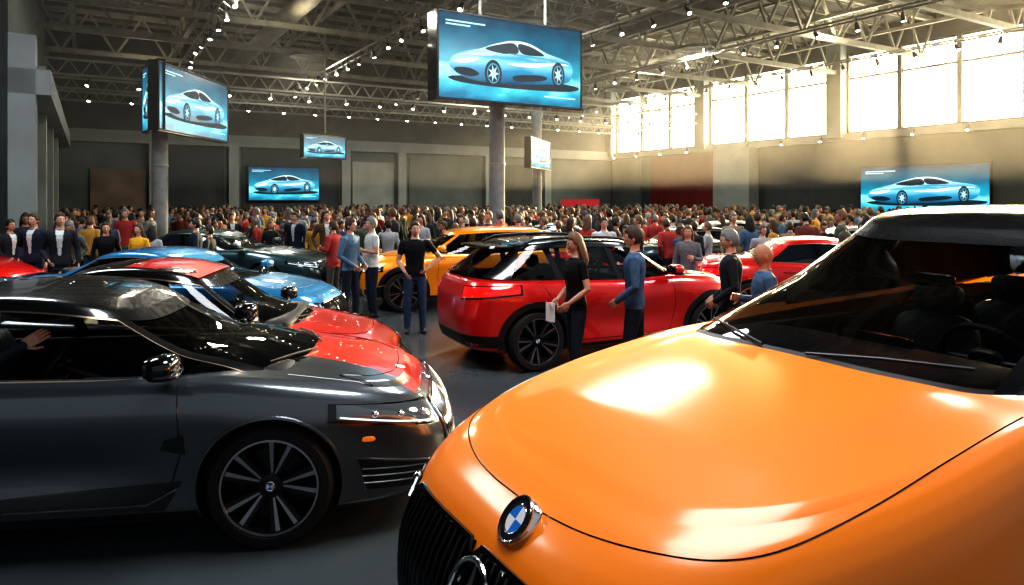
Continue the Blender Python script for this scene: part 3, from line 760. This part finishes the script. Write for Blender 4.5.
person(man, at(372, 12.6), D(-150), 1.78, whiteS, denim, SK[0], HR['grey'], style='short', la='hold', ra='low', sleeve='short', belly=.02)
person(man, at(415, 11.1), D(-80), 1.75, blk, jeans, SK[0], HR['brown'], la='akimbo', ra='low', sleeve='short', turn=.15, stance=.12)
person(man, at(327, 16.5), D(-70), 1.84, brownJ, denim, SK[0], HR['brown'], la='down', ra='pocket', jacket=True, inner=whiteS)
person(wom, at(576, 7.9), D(-160), 1.72, blk, denim, SK[0], HR['blonde'], style='long', la='low', ra='low', sleeve='short', fem=True, item='flyer', nod=.2, step=.04)
person(man, at(635, 7.75), D(165), 1.80, blueS, denim, SK[0], HR['brown'], la='low', ra='down', nod=.2, step=.08)
person(man, at(731, 7.9), D(165), 1.76, suit, suit, SK[0], HR['grey'], style='short', la='low', ra='low', jacket=True, inner=whiteS, nod=.2)
person(man, at(765, 6.7), D(175), 1.68, blueS, suit, SK[1], None, style='bald', la='low', ra='hold', nod=.2)
person(man, at(893, 8.3), D(150), 1.66, yell, denim, SK[1], HR['brown'], la='down', ra='low', sleeve='short', nod=.2)
person(man, at(846, 8.9), D(120), 1.68, blueS, denim, SK[0], HR['brown'], la='down', ra='down')
person(wom, at(688, 11.9), D(-110), 1.66, greyS, denim, SK[0], HR['blonde'], style='long', la='hold', ra='down', fem=True)
person(man, at(604, 14.2), D(-90), 1.74, whiteS, denim, SK[0], HR['black'], la='down', ra='hold')
person(man, at(60, 12.6), D(-60), 1.86, suit, suit, SK[0], HR['brown'], la='down', ra='low', jacket=True, inner=whiteS, turn=.3)
person(man, at(34, 13.2), D(-90), 1.84, navy, navy, SK[0], HR['brown'], la='down', ra='pocket', jacket=True, inner=whiteS)
person(wom, at(106, 13.6), D(-60), 1.66, blk, denim, SK[0], HR['brown'], style='long', la='low', ra='down', fem=True)
person(man, at(196, 13.6), D(200), 1.74, navy, navy, SK[0], HR['black'], la='down', ra='low', jacket=True)
person(wom, at(139, 13.8), D(-100), 1.62, yell, denim, SK[0], HR['brown'], style='long', la='low', ra='low', fem=True)
person(man, at(10, 13.9), D(-20), 1.70, suit, suit, SK[1], HR['black'], la='low', ra='low', jacket=True, inner=whiteS)
person(man, at(296, 17.6), D(-110), 1.78, navy, navy, SK[0], HR['black'], la='down', ra='down', jacket=True, inner=whiteS)
person(man, at(232, 19.0), D(-60), 1.74, suit, suit, SK[0], HR['brown'], la='down', ra='down', jacket=True, inner=whiteS)
dA = D(8); hx, hy = -.44, -.46
person('seated_driver', (-3.04+hx*math.cos(dA)-hy*math.sin(dA), 4.92+hx*math.sin(dA)+hy*math.cos(dA)), dA, 1.70, suit, suit, SK[0], HR['brown'],
       la='low', ra=((.24, .26, 1.38), (.49, .20, 1.51)), sleeve='long', sit=True, z0=-.31, lean=-.12)

# crowd collection (instanced)
cr_sh = rand_mat('crowd_tops', [(.015, .017, .022), (.03, .05, .09), (.30, .32, .33), (.02, .02, .02), (.07, .13, .22), (.05, .05, .055), (.12, .03, .02), (.012, .014, .02), (.12, .12, .12), (.03, .06, .13), (.24, .18, .12), (.02, .02, .025), (.3, .03, .03), (.06, .08, .06), (.4, .22, .04)], 13.7)
cr_pa = rand_mat('crowd_trousers', [(.015, .018, .025), (.03, .05, .09), (.02, .02, .02), (.08, .07, .06)], 29.3)
cr_ha = rand_mat('crowd_hair', [(.02, .012, .008), (.05, .03, .015), (.01, .01, .01), (.12, .07, .04), (.12, .12, .12)], 47.9, .6)
cr_sk = rand_mat('crowd_skin', [(.42, .24, .17), (.36, .19, .12), (.46, .28, .2), (.2, .11, .07)], 61.1, .5)
variants = []
vs = [dict(la='down', ra='down'), dict(la='fold', ra='fold'), dict(la='hold', ra='low', jacket=True), dict(la='phone', ra='down', step=.1), dict(la='pocket', ra='down', jacket=True),
      dict(la='down', ra='low', fem=True, style='long'), dict(la='hold', ra='hold', fem=True, style='long', step=.08), dict(la='low', ra='low', turn=.5), dict(la='down', ra='hold', turn=-.5, step=-.1),
      dict(la='point', ra='down', turn=.3), dict(la='low', ra='low', lean=.25, nod=.2)]
for k in vs:
    o = person('crowd_person', (0, 0), 0, 1.75, cr_sh, cr_pa, cr_sk, cr_ha, vox=.022, link=False, **k); variants.append((o.data, o.location.z)); bpy.data.objects.remove(o)
ccol = bpy.data.collections.new('crowd')
A_ = np.array([-.5163, .8564]); B_ = np.array([.8564, .5163])
placed = []
def free(x, y):
    for cx_, cy_, ya, hl, hw in CARS:
        dx, dy = x-cx_, y-cy_; lx = dx*math.cos(ya)+dy*math.sin(ya); ly = -dx*math.sin(ya)+dy*math.cos(ya)
        if abs(lx) < hl+.35 and abs(ly) < hw+.35: return False
    return True
POSTS = [at(497, 18.3), at(160, 18.9), at(537, 29.4), at(327, 16.5), at(296, 17.6), at(232, 19.0)]
SX, SY = at(580, 40)
tries = 0
while len(placed) < 860 and tries < 60000:
    tries += 1
    Y = random.uniform(15.5, 49) if random.random() < .85 else random.uniform(14, 22); px = random.uniform(-60, 1090); X = (px-512)/700*Y
    u = X*B_[0]+Y*B_[1]; w = X*A_[0]+Y*A_[1]
    if w > 38.2 or u > 30.8 or (u < -.6 and w > 19) or u < -18: continue
    if 21 < u and 25 < w < 29.5 and u > 30.2: continue
    if abs(X-SX) < 1.9 and abs(Y-SY) < .9: continue
    if px > 780 and Y < 20 and random.random() < .4: continue
    if Y < 30 and math.sin(X*.9+1.3*math.sin(Y*.5))*math.cos(Y*.7) < -.25 and random.random() < .7: continue
    if not free(X, Y): continue
    if any((X-a)**2+(Y-b)**2 < .26 for a, b in placed): continue
    if any((X-a)**2+(Y-b)**2 < .45 for a, b in POSTS): continue
    placed.append((X, Y)); me, zz = random.choice(variants)
    o = bpy.data.objects.new('crowd_person', me); ccol.objects.link(o); sc = random.uniform(.89, 1.08)
    o.location = (X, Y, zz*sc); o.scale = (sc,)*3; o.rotation_euler = (0, 0, random.uniform(0, 2*pi))
ce = empty('crowd'); ce.instance_type = 'COLLECTION'; ce.instance_collection = ccol

# ---------------------------------------------------------------- hall
def hp(u, w, z=0): p = u*B_+w*A_; return np.array([p[0], p[1], z])
HR_ = np.array([[B_[0], A_[0], 0], [B_[1], A_[1], 0], [0, 0, 1]])
def hbox(mb, u0, u1, w0, w1, z0, z1, m): mb.box(hp((u0+u1)/2, (w0+w1)/2, (z0+z1)/2), (abs(u1-u0), abs(w1-w0), abs(z1-z0)), m, HR_)
U1, W1 = 31.9, 39.2; CZ = 10.3
mW = mat('wall_concrete', (.11, .13, .135), .8, var=.2, scale=.8, bump=.1); mWd = mat('wall_dark', (.05, .06, .066), .8, var=.2, scale=1.)
mWl = mat('wall_light_concrete', (.24, .27, .27), .8, var=.12, scale=1.); mRed = mat('wall_dark_red', (.12, .012, .012), .7, var=.15, scale=2)
mSt = mat('steel_beam', (.24, .235, .20), .55, .1, var=.2, scale=3); mDk = mat('roof_deck', (.07, .07, .062), .8, var=.25, scale=1.5); mWarm = mat('warm_opening', (.18, .13, .10), .7, var=.3, scale=1)
mFr = mat('window_frame_steel', (.08, .075, .07), .6, var=.1)
mCol = mat('column_concrete', (.24, .25, .25), .65, var=.15, scale=6, bump=.1)
m, N, L, b = newmat('polished_floor')
tc = N.new('ShaderNodeTexCoord'); n1 = N.new('ShaderNodeTexNoise'); n1.inputs['Scale'].default_value = .8; n1.inputs['Detail'].default_value = 8; L.new(tc.outputs['Object'], n1.inputs['Vector'])
r = N.new('ShaderNodeValToRGB'); r.color_ramp.elements[0].color = (.05, .062, .068, 1); r.color_ramp.elements[1].color = (.10, .118, .125, 1); L.new(n1.outputs['Fac'], r.inputs[0]); L.new(r.outputs[0], b.inputs['Base Color'])
r2 = N.new('ShaderNodeMapRange'); r2.inputs[3].default_value = .12; r2.inputs[4].default_value = .35; L.new(n1.outputs['Fac'], r2.inputs[0]); L.new(r2.outputs[0], b.inputs['Roughness'])
mF = m
f = MB(); f.box(hp(6, 14, -.05), (60, 58, .1), mF, HR_); f.obj('floor')
wb = MB(); hbox(wb, -2.2, U1+.3, W1, W1+.3, 0, CZ, mW)
hbox(wb, -2, U1, W1-.25, W1, 4.9, 5.5, mWl); hbox(wb, -2, U1, W1-.12, W1, 5.5, CZ, mDk)
for u in (2.5, 6.2, 12.2, 15.6, 21.5, 26): hbox(wb, u, u+.5, W1-.35, W1, 0, 4.9, mWl)
hbox(wb, 0, 2.4, W1-.1, W1, 0, 3.6, mWarm); hbox(wb, 3.2, 6, W1-.1, W1, 0, 4.9, mWd); hbox(wb, 6.9, 12.1, W1-.1, W1, 0, 4.9, mWd)
hbox(wb, 12.9, 15.4, W1-.1, W1, 0, 4.3, mWl); hbox(wb, 16.4, 21.4, W1-.08, W1, .0, 4.6, mW); hbox(wb, 22.2, 25.8, W1-.08, W1, 0, 4.4, mWd)
wb.obj('wall_back')
wr = MB(); ZB, ZT = 5.35, 9.25
hbox(wr, U1, U1+.4, -8, W1+.3, 0, ZB, mWd); hbox(wr, U1, U1+.4, -8, W1+.3, ZT, CZ, mDk)
hbox(wr, U1-.3, U1+.5, -8, W1, ZB-.35, ZB, mWl)
S = lambda s: W1-s
hbox(wr, U1-.08, U1, S(4.2), S(10.2), .2, ZB-.4, mRed); hbox(wr, U1-.8, U1, S(10.3), S(12.9), 0, ZB-.3, mWl); hbox(wr, U1-.06, U1, S(0.2), S(3.2), 0, ZB-.4, mW)
for s in (.2, 8.9, 17.8, 26.4, 35.2, 44): hbox(wr, U1-.5, U1+.3, S(s)-.4, S(s)+.4, ZB-.2, CZ, mWl)
wr.obj('wall_right')
m, N, L, b = newmat('window_daylight'); N.remove(b); out = [q for q in N if q.type == 'OUTPUT_MATERIAL'][0]
em = N.new('ShaderNodeEmission'); em.inputs['Strength'].default_value = 22.; tr = N.new('ShaderNodeBsdfTransparent'); mx = N.new('ShaderNodeMixShader'); mx.inputs[0].default_value = .5
tc = N.new('ShaderNodeTexCoord'); n1 = N.new('ShaderNodeTexNoise'); n1.inputs['Scale'].default_value = .35; L.new(tc.outputs['Object'], n1.inputs['Vector'])
r = N.new('ShaderNodeValToRGB'); r.color_ramp.elements[0].color = (.75, .64, .43, 1); r.color_ramp.elements[1].color = (1, .88, .62, 1); L.new(n1.outputs['Fac'], r.inputs[0]); L.new(r.outputs[0], em.inputs['Color'])
L.new(tr.outputs[0], mx.inputs[1]); L.new(em.outputs[0], mx.inputs[2]); L.new(mx.outputs[0], out.inputs['Surface']); mWin = m
bays = [.2, 8.9, 17.8, 26.4, 35.2, 44]
for i in range(5):
    wn = MB(); a, c_ = bays[i]+.4, bays[i+1]-.4
    wn.add([hp(U1+.2, S(a), ZB), hp(U1+.2, S(c_), ZB), hp(U1+.2, S(c_), ZT), hp(U1+.2, S(a), ZT)], [(0, 1, 2, 3)], mWin)
    for k in range(0, 4):
        s_ = a+(c_-a)*k/3; hbox(wn, U1+.0, U1+.25, S(s_)-.10, S(s_)+.10, ZB, ZT, mFr)
    for z in (ZB+.05, ZB+2.7, ZT-.05): hbox(wn, U1+.08, U1+.25, S(a), S(c_), z-.05, z+.05, mFr)
    wn.obj('window_%d' % (i+1))
wl_ = MB(); hbox(wl_, -2.1, -1.64, 20, W1, 0, CZ, mW); hbox(wl_, -22, -1.64, 20, 20.4, 0, CZ, mW); hbox(wl_, -22.4, -22, -8, 20, 0, CZ, mW)
for w_ in (20, 24.5, 29, 33.5): hbox(wl_, -1.7, -1.1, w_, w_+.7, 0, 6.0, mWl)
hbox(wl_, -1.7, -.8, 20, W1, 4.6, 5.2, mWl); hbox(wl_, -1.7, -1.5, 21, 24, 0, 3.4, mWarm); hbox(wl_, -1.7, -1.5, 30, 33, 0, 3.4, mWarm)
hbox(wl_, -1.7, -1.5, 25.4, 28.8, 0, 4.4, mWd)
wl_.obj('wall_left')
cl = MB(); hbox(cl, -22, U1+.4, -3, W1+.3, CZ, CZ+.2, mDk)
ceil_o = cl.obj('ceiling')
tr = MB()
def truss(p0, p1, dep, n, wch=.14, wd=.07, m=mSt):
    p0 = np.array(p0); p1 = np.array(p1); dn = np.array([0, 0, -dep])
    tr.beam(p0, p1, wch, wch, m); tr.beam(p0+dn, p1+dn, wch, wch, m)
    for i in range(n):
        a = p0+(p1-p0)*i/n; c_ = p0+(p1-p0)*(i+1)/n; md = (a+c_)/2
        tr.beam(a, md+dn, wd, wd, m); tr.beam(md+dn, c_, wd, wd, m)
for w_ in np.arange(3.5, 39, 4.45):
    truss(hp(-20, w_, CZ-.25), hp(U1, w_, CZ-.25), 1.7, 26, .2, .09)
for u in np.arange(-17, U1, 4.1):
    truss(hp(u, 0, CZ-.15), hp(u, W1, CZ-.15), 1.1, 26, .13, .06)
for w_ in np.arange(1.3, 39, 1.48): tr.beam(hp(-20, w_, CZ-.07), hp(U1, w_, CZ-.07), .09, .14, mSt)
for u in (3.5, 9.2, 15, 21, 27):
    for du in (-.2, .2): tr.beam(hp(u+du, 9, 7.9), hp(u+du, W1-1, 7.9), .06, .06, mSt)
    for w_ in np.arange(9, W1-1, .8): tr.beam(hp(u-.2, w_, 7.9), hp(u+.2, w_+.8, 7.9), .035, .035, mSt)
    for w_ in np.arange(10, W1, 5): tr.beam(hp(u, w_, 7.9), hp(u, w_, CZ), .03, .03, mSt)
for w_ in (30, 34.6, 37.6):
    truss(hp(-1.4, w_, 7.2), hp(U1-1, w_, 7.2), .55, 44, .08, .04)
to = tr.obj('ceiling_trusses'); to.parent = ceil_o
du_ = MB()
for u in (6.3, 18.2):
    du_.tube([hp(u, 0, 8.9), hp(u, W1-.3, 8.9)], .35, mSt, 14, False)
do_ = du_.obj('ventilation_ducts'); do_.parent = ceil_o
sp = MB(); mLamp = emis('spot_lamp_glow', (1, .92, .76), 16.)
def spot(p, tilt):
    p = np.array(p); d = np.array([tilt[0], tilt[1], -1.]); d /= np.linalg.norm(d)
    sp.tube([p, p+d*.26], [.06, .085], M['plastic'], 8, False); e = p+d*.262
    x = np.cross(d, [1, 0, 0]); x /= np.linalg.norm(x); y = np.cross(d, x)
    sp.add([e+.068*(x*math.cos(a)+y*math.sin(a)) for a in np.linspace(0, 2*pi, 6, endpoint=False)], [tuple(range(6))], mLamp)
    sp.beam(p-d*.0+np.array([0, 0, .2]), p, .03, .03, M['plastic'])
for u in (3.5, 9.2, 15, 21, 27):
    for w_ in np.arange(12, W1-1, 1.5): spot(hp(u, w_, 7.75), (random.uniform(-.5, .5), random.uniform(-.9, .1)))
for w_ in (30, 34.6):
    for u in np.arange(0, U1-1, 1.6): spot(hp(u, w_, 6.5), (random.uniform(-.3, .3), -.5))
for s_ in np.arange(1, 34, 2.3): spot(hp(U1-.45, S(s_), ZB-.1), (-.4, -.3))
so_ = sp.obj('ceiling_spotlights'); so_.parent = ceil_o

# screens
def ramp_emit(name, stops, strength, noise=.35, off=.17, nscale=3.):
    m, N, L, b = newmat(name)
    tc = N.new('ShaderNodeTexCoord'); sx = N.new('ShaderNodeSeparateXYZ'); L.new(tc.outputs['Generated'], sx.inputs[0])
    r = N.new('ShaderNodeValToRGB'); e = r.color_ramp.elements
    e[0].position = stops[0][0]; e[0].color = (*stops[0][1], 1); e[1].position = stops[-1][0]; e[1].color = (*stops[-1][1], 1)
    for ps, cc in stops[1:-1]: k = e.new(ps); k.color = (*cc, 1)
    n1 = N.new('ShaderNodeTexNoise'); n1.inputs['Scale'].default_value = nscale; n1.inputs['Detail'].default_value = 5; L.new(tc.outputs['Generated'], n1.inputs['Vector'])
    ad = N.new('ShaderNodeMath'); ad.operation = 'MULTIPLY_ADD'; ad.inputs[1].default_value = noise; L.new(n1.outputs['Fac'], ad.inputs[0]); L.new(sx.outputs['Z'], ad.inputs[2])
    sb = N.new('ShaderNodeMath'); sb.operation = 'SUBTRACT'; sb.inputs[1].default_value = off; L.new(ad.outputs[0], sb.inputs[0])
    L.new(sb.outputs[0], r.inputs[0]); L.new(r.outputs[0], b.inputs['Emission Color']); b.inputs['Emission Strength'].default_value = strength; b.inputs['Base Color'].default_value = (0, 0, 0, 1); b.inputs['Roughness'].default_value = .2
    return m
mBack = ramp_emit('screen_backdrop', [(0, (.01, .16, .28)), (.2, (.05, .50, .66)), (.30, (.32, .85, .95)), (.40, (.02, .34, .46)), (.7, (.008, .15, .24)), (1, (.004, .05, .10))], 1.1, .6, .3, 4)
mCarS = ramp_emit('screen_car_paint', [(0, (.01, .06, .12)), (.3, (.03, .25, .42)), (.5, (.22, .58, .74)), (.62, (.06, .32, .46)), (.8, (.5, .85, 1.)), (1, (.85, .97, 1))], 1.2, .25, .12, 5)
sP = emis('screen_pale', (.45, .74, .86), 1.1); sM = emis('screen_mid', (.08, .36, .5), 1.); sD = emis('screen_dark', (.004, .025, .045), .8); sH = emis('screen_white', (.9, 1, 1), 1.5)
def spline(pts, n=6):
    P = np.array(pts, float); k = len(P); out = []
    for i in range(k):
        p0, p1, p2, p3 = P[i-1], P[i], P[(i+1) % k], P[(i+2) % k]
        for t in np.linspace(0, 1, n, endpoint=False): out.append(.5*((2*p1)+(-p0+p2)*t+(2*p0-5*p1+4*p2-p3)*t*t+(-p0+3*p1-3*p2+p3)*t**3))
    return out
def screen(name, ctr, w, h, yaw, th=.12, parent=None, pitch=0):
    E = empty(name, ctr, yaw); E.rotation_euler = (pitch, 0, yaw)
    f = MB(); f.box((0, th/2, 0), (w+.12, th, h+.12), M['gloss'])
    for a, c_, d, e_ in ((0, h/2+.03, w+.12, .03), (0, -h/2-.03, w+.12, .03)): f.box((a, -.01, c_), (d, .04, e_), M['plastic'])
    for sg in (1, -1): f.box((sg*(w/2+.035), -.01, 0), (.03, .04, h+.08), M['plastic'])
    f.obj('frame', E)
    g_ = MB(); g_.box((0, -.006, 0), (w, .008, h), mBack); g_.obj('display_panel', E)
    i = MB()
    def poly(pts, m, y, sm=True):
        q = spline(pts, 4) if sm else pts
        i.add([(x*w, y, z*h) for x, z in q], [tuple(range(len(q)))], m)
    poly([(-.42, -.24), (0, -.20), (.45, -.22), (.42, -.30), (0, -.33), (-.36, -.31)], sD, -.012)
    b_ = MB()
    q = spline([(-.43, -.14), (-.425, -.03), (-.36, .05), (-.24, .115), (-.13, .20), (.0, .265), (.12, .25), (.24, .16), (.36, .11), (.43, .05), (.43, -.10), (.37, -.20), (.12, -.26), (-.14, -.285), (-.33, -.25)], 5)
    b_.add([(x*w, -.013, z*h) for x, z in q], [tuple(range(len(q)))], mCarS); b_.obj('displayed_car', E)
    poly([(-.20, .125), (-.12, .19), (-.0, .235), (.03, .12), (-.08, .09)], sD, -.015)
    poly([(.055, .12), (.03, .232), (.12, .22), (.22, .135), (.16, .11)], sD, -.015)
    poly([(-.42, -.06), (-.34, -.02), (-.25, .01), (-.27, -.04), (-.36, -.075)], sH, -.016)
    poly([(-.40, -.14), (-.30, -.13), (-.24, -.19), (-.30, -.23), (-.385, -.20)], sD, -.016)
    poly([(-.05, -.03), (.12, .01), (.30, .05), (.41, .04), (.30, .02), (.12, -.04)], sH, -.016)
    poly([(.0, -.17), (.16, -.13), (.24, -.15), (.2, -.2), (.02, -.235)], sD, -.016)
    poly([(-.05, .10), (.05, .105), (.2, .10), (.33, .085), (.2, .075), (.05, .08)], sM, -.016)
    poly([(-.38, .02), (-.25, .075), (-.12, .075), (-.2, .04)], sP, -.016)
    for cx_, wf, zz in ((-.145, .72, -.165), (.325, .62, -.10)):
        for rr_, m_, y in ((.165, sD, -.018), (.125, sM, -.019), (.108, sD, -.020)):
            i.add([(cx_*w+rr_*h*wf*math.cos(a), y, zz*h+rr_*h*math.sin(a)) for a in np.linspace(0, 2*pi, 28, endpoint=False)], [tuple(range(28))], m_)
        for k in range(7):
            a = k*2*pi/7; i.add([(cx_*w+.03*h*wf*math.cos(a+1.5), -.022, zz*h+.03*h*math.sin(a+1.5)), (cx_*w+.11*h*wf*math.cos(a), -.022, zz*h+.11*h*math.sin(a)), (cx_*w+.03*h*wf*math.cos(a-1.5), -.022, zz*h+.03*h*math.sin(a-1.5))], [(0, 1, 2)], sP)
    for z0_, x0, x1 in ((.40, -.46, -.20), (-.40, .22, .46), (.36, -.46, -.3)): poly([(x0, z0_), (x1, z0_), (x1, z0_+.018), (x0, z0_+.018)], sP, -.013, False)
    i.obj('displayed_picture', E)
    return E
def scr_between(name, pxl, Yl, pxr, Yr, z0_, z1_, **k):
    a = np.array([(pxl-512)/700*Yl, Yl]); c_ = np.array([(pxr-512)/700*Yr, Yr]); d = c_-a
    return screen(name, ((a+c_)[0]/2, (a+c_)[1]/2, (z0_+z1_)/2), np.linalg.norm(d), z1_-z0_, math.atan2(d[1], d[0]), **k)
scr_between('hanging_display_screen', 439, 16.2, 580, 18.3, 4.5, 6.48, th=.5)
scr_between('hanging_display_screen', 159, 17.0, 227, 20.8, 3.85, 5.45, th=.25)
scr_between('hanging_display_screen', 143, 18.3, 156, 17.1, 3.9, 5.5, th=.2)
scr_between('hanging_display_screen', 531, 27.0, 550, 30.0, 3.4, 4.5, th=.25)
scr_between('hanging_display_screen', 304, 28.0, 345, 29.5, 3.85, 4.7, th=.2)
def hscreen(u0, u1, z0_, z1_):
    p = hp((u0+u1)/2, W1-.30, (z0_+z1_)/2); screen('wall_display_screen', tuple(p), abs(u1-u0), z1_-z0_, math.atan2(B_[1], B_[0]))
hscreen(31.9-24.7, 31.9-21.0, 2.1, 3.85)
p = hp(U1-.25, S(21.9), 2.55); screen('wall_display_screen', tuple(p), 5.6, 2.15, math.atan2(-A_[1], -A_[0]))
def column(px, Y, r, z1, nm='concrete_column'):
    x, y = at(px, Y); c_ = MB(); c_.lathe([(r*1.5, 0), (r*1.5, .15), (r, .2), (r, z1-.3), (r*1.3, z1-.2), (r*1.3, z1), (.01, z1)], mCol, 28, 'z', (x, y, 0))
    for z in (3.0,): c_.lathe([(r+.01, z), (r+.02, z+.03), (r+.01, z+.06)], mSt, 28, 'z', (x, y, 0))
    c_.obj(nm)
column(497, 18.3, .205, 6.3); column(160, 18.9, .20, 5.3); column(537, 29.4, .19, 5.8)
hg = MB(); x, y = at(325, 28.9)
hg.beam((x, y, 4.85), (x, y, CZ), .06, .06, mSt)
for px_, Y_, z_ in ((480, 17.2, 6.6), (545, 18.2, 6.6)):
    x, y = at(px_, Y_); hg.beam((x, y, z_), (x, y, 8.4), .07, .07, mSt)
ho_ = hg.obj('screen_hanger_rods'); ho_.parent = ceil_o
sg_ = MB(); x, y = at(580, 40); sg_.box((x, y, 1.95), (2.2, .1, .4), emis('red_sign_face', (.6, .03, .04), .5)); sg_.beam((x-1, y, 0), (x-1, y, 1.9), .08, .08, mSt); sg_.beam((x+1, y, 0), (x+1, y, 1.9), .08, .08, mSt); sg_.obj('red_booth_sign')

def fill_lamp(u, w_, pw, size=1.6, col=(1, .96, .9), z=8.1):  # added fill light under the ceiling, with an invented lamp housing around it
    hb = MB(); p = hp(u, w_, z)
    hb.lathe([(.01, .12), (size/2, .12), (size/2+.1, .02), (size/2+.1, -.02)], mSt, 32, 'z', (0, 0, .03))
    h = hb.obj('added_fill_lamp'); h.location = tuple(p); h.parent = ceil_o
    l = bpy.data.lights.new('fill_light', 'AREA'); l.shape = 'DISK'; l.energy = pw; l.size = size; l.color = col
    o = bpy.data.objects.new('fill_light', l); COL.objects.link(o); o.parent = h
for u, w_ in ((3, 4), (13, 3), (-2, 13), (9, 13)): fill_lamp(u, w_, 500, 3.9, (.93, .96, 1))
fill_lamp(23, 9, 1400, 5, (1, .80, .52))
for u, w_ in ((4, 21.5), (13, 20.5), (21, 20.5), (8, 30), (16, 29), (25, 30)): fill_lamp(u, w_, 360, 1.4, (1, .93, .80), 8.15)
for u, w_, e in ((6, 24, 35), (14, 26, 60), (23, 26, 160), (24, 16, 220), (2, 33, 35)):  # added upward lights without fixtures, brighten the roof steel
    l = bpy.data.lights.new('added_ceiling_fill', 'AREA'); l.shape = 'DISK'; l.energy = e; l.size = .8; l.color = (1, .85, .60)
    o = bpy.data.objects.new('added_ceiling_fill', l); COL.objects.link(o); o.location = tuple(hp(u, w_, 7.6)); o.rotation_euler = (pi, 0, 0); o.parent = ceil_o

# thin haze under the roof
hz = MB(); hbox(hz, -1.0, U1-.6, 4, W1-.4, 2.6, CZ-.02, M['plastic'])
mh = bpy.data.materials.new('hall_haze'); mh.use_nodes = True; NN = mh.node_tree.nodes
for q in list(NN):
    if q.type == 'BSDF_PRINCIPLED': NN.remove(q)
vs_ = NN.new('ShaderNodeVolumeScatter'); vs_.inputs['Density'].default_value = .0030; vs_.inputs['Anisotropy'].default_value = .5; vs_.inputs['Color'].default_value = (1, .95, .84, 1)
mh.node_tree.links.new(vs_.outputs[0], [q for q in NN if q.type == 'OUTPUT_MATERIAL'][0].inputs['Volume'])
ho = hz.obj('hall_haze'); ho.data.materials.clear(); ho.data.materials.append(mh); ho.parent = ceil_o

sun = bpy.data.lights.new('sun', 'SUN'); sun.energy = 28.; sun.angle = math.radians(1.5); sun.color = (1, .78, .45)
so = bpy.data.objects.new('sun', sun); COL.objects.link(so); dv = Vector((.55, 1., .235)); so.rotation_euler = dv.to_track_quat('Z', 'Y').to_euler(); so.location = (30, 55, 12)
w = bpy.data.worlds.new('World'); scene.world = w; w.use_nodes = True; bg = w.node_tree.nodes['Background']; bg.inputs[0].default_value = (.80, .89, 1, 1); bg.inputs[1].default_value = .36

cam = bpy.data.cameras.new('camera'); co = bpy.data.objects.new('camera', cam); COL.objects.link(co)
co.location = (0, 0, 2.1); co.rotation_euler = (pi/2, 0, 0); cam.sensor_width = 36; cam.lens = 36*700/1024; cam.shift_y = -92.5/1024; cam.clip_end = 300; cam.clip_start = .05
scene.camera = co
scene.view_settings.view_transform = 'Standard'
for lk in ('High Contrast', 'Medium High Contrast'):
    try: scene.view_settings.look = lk; break
    except Exception as e: print('look', e)
scene.view_settings.exposure = .08
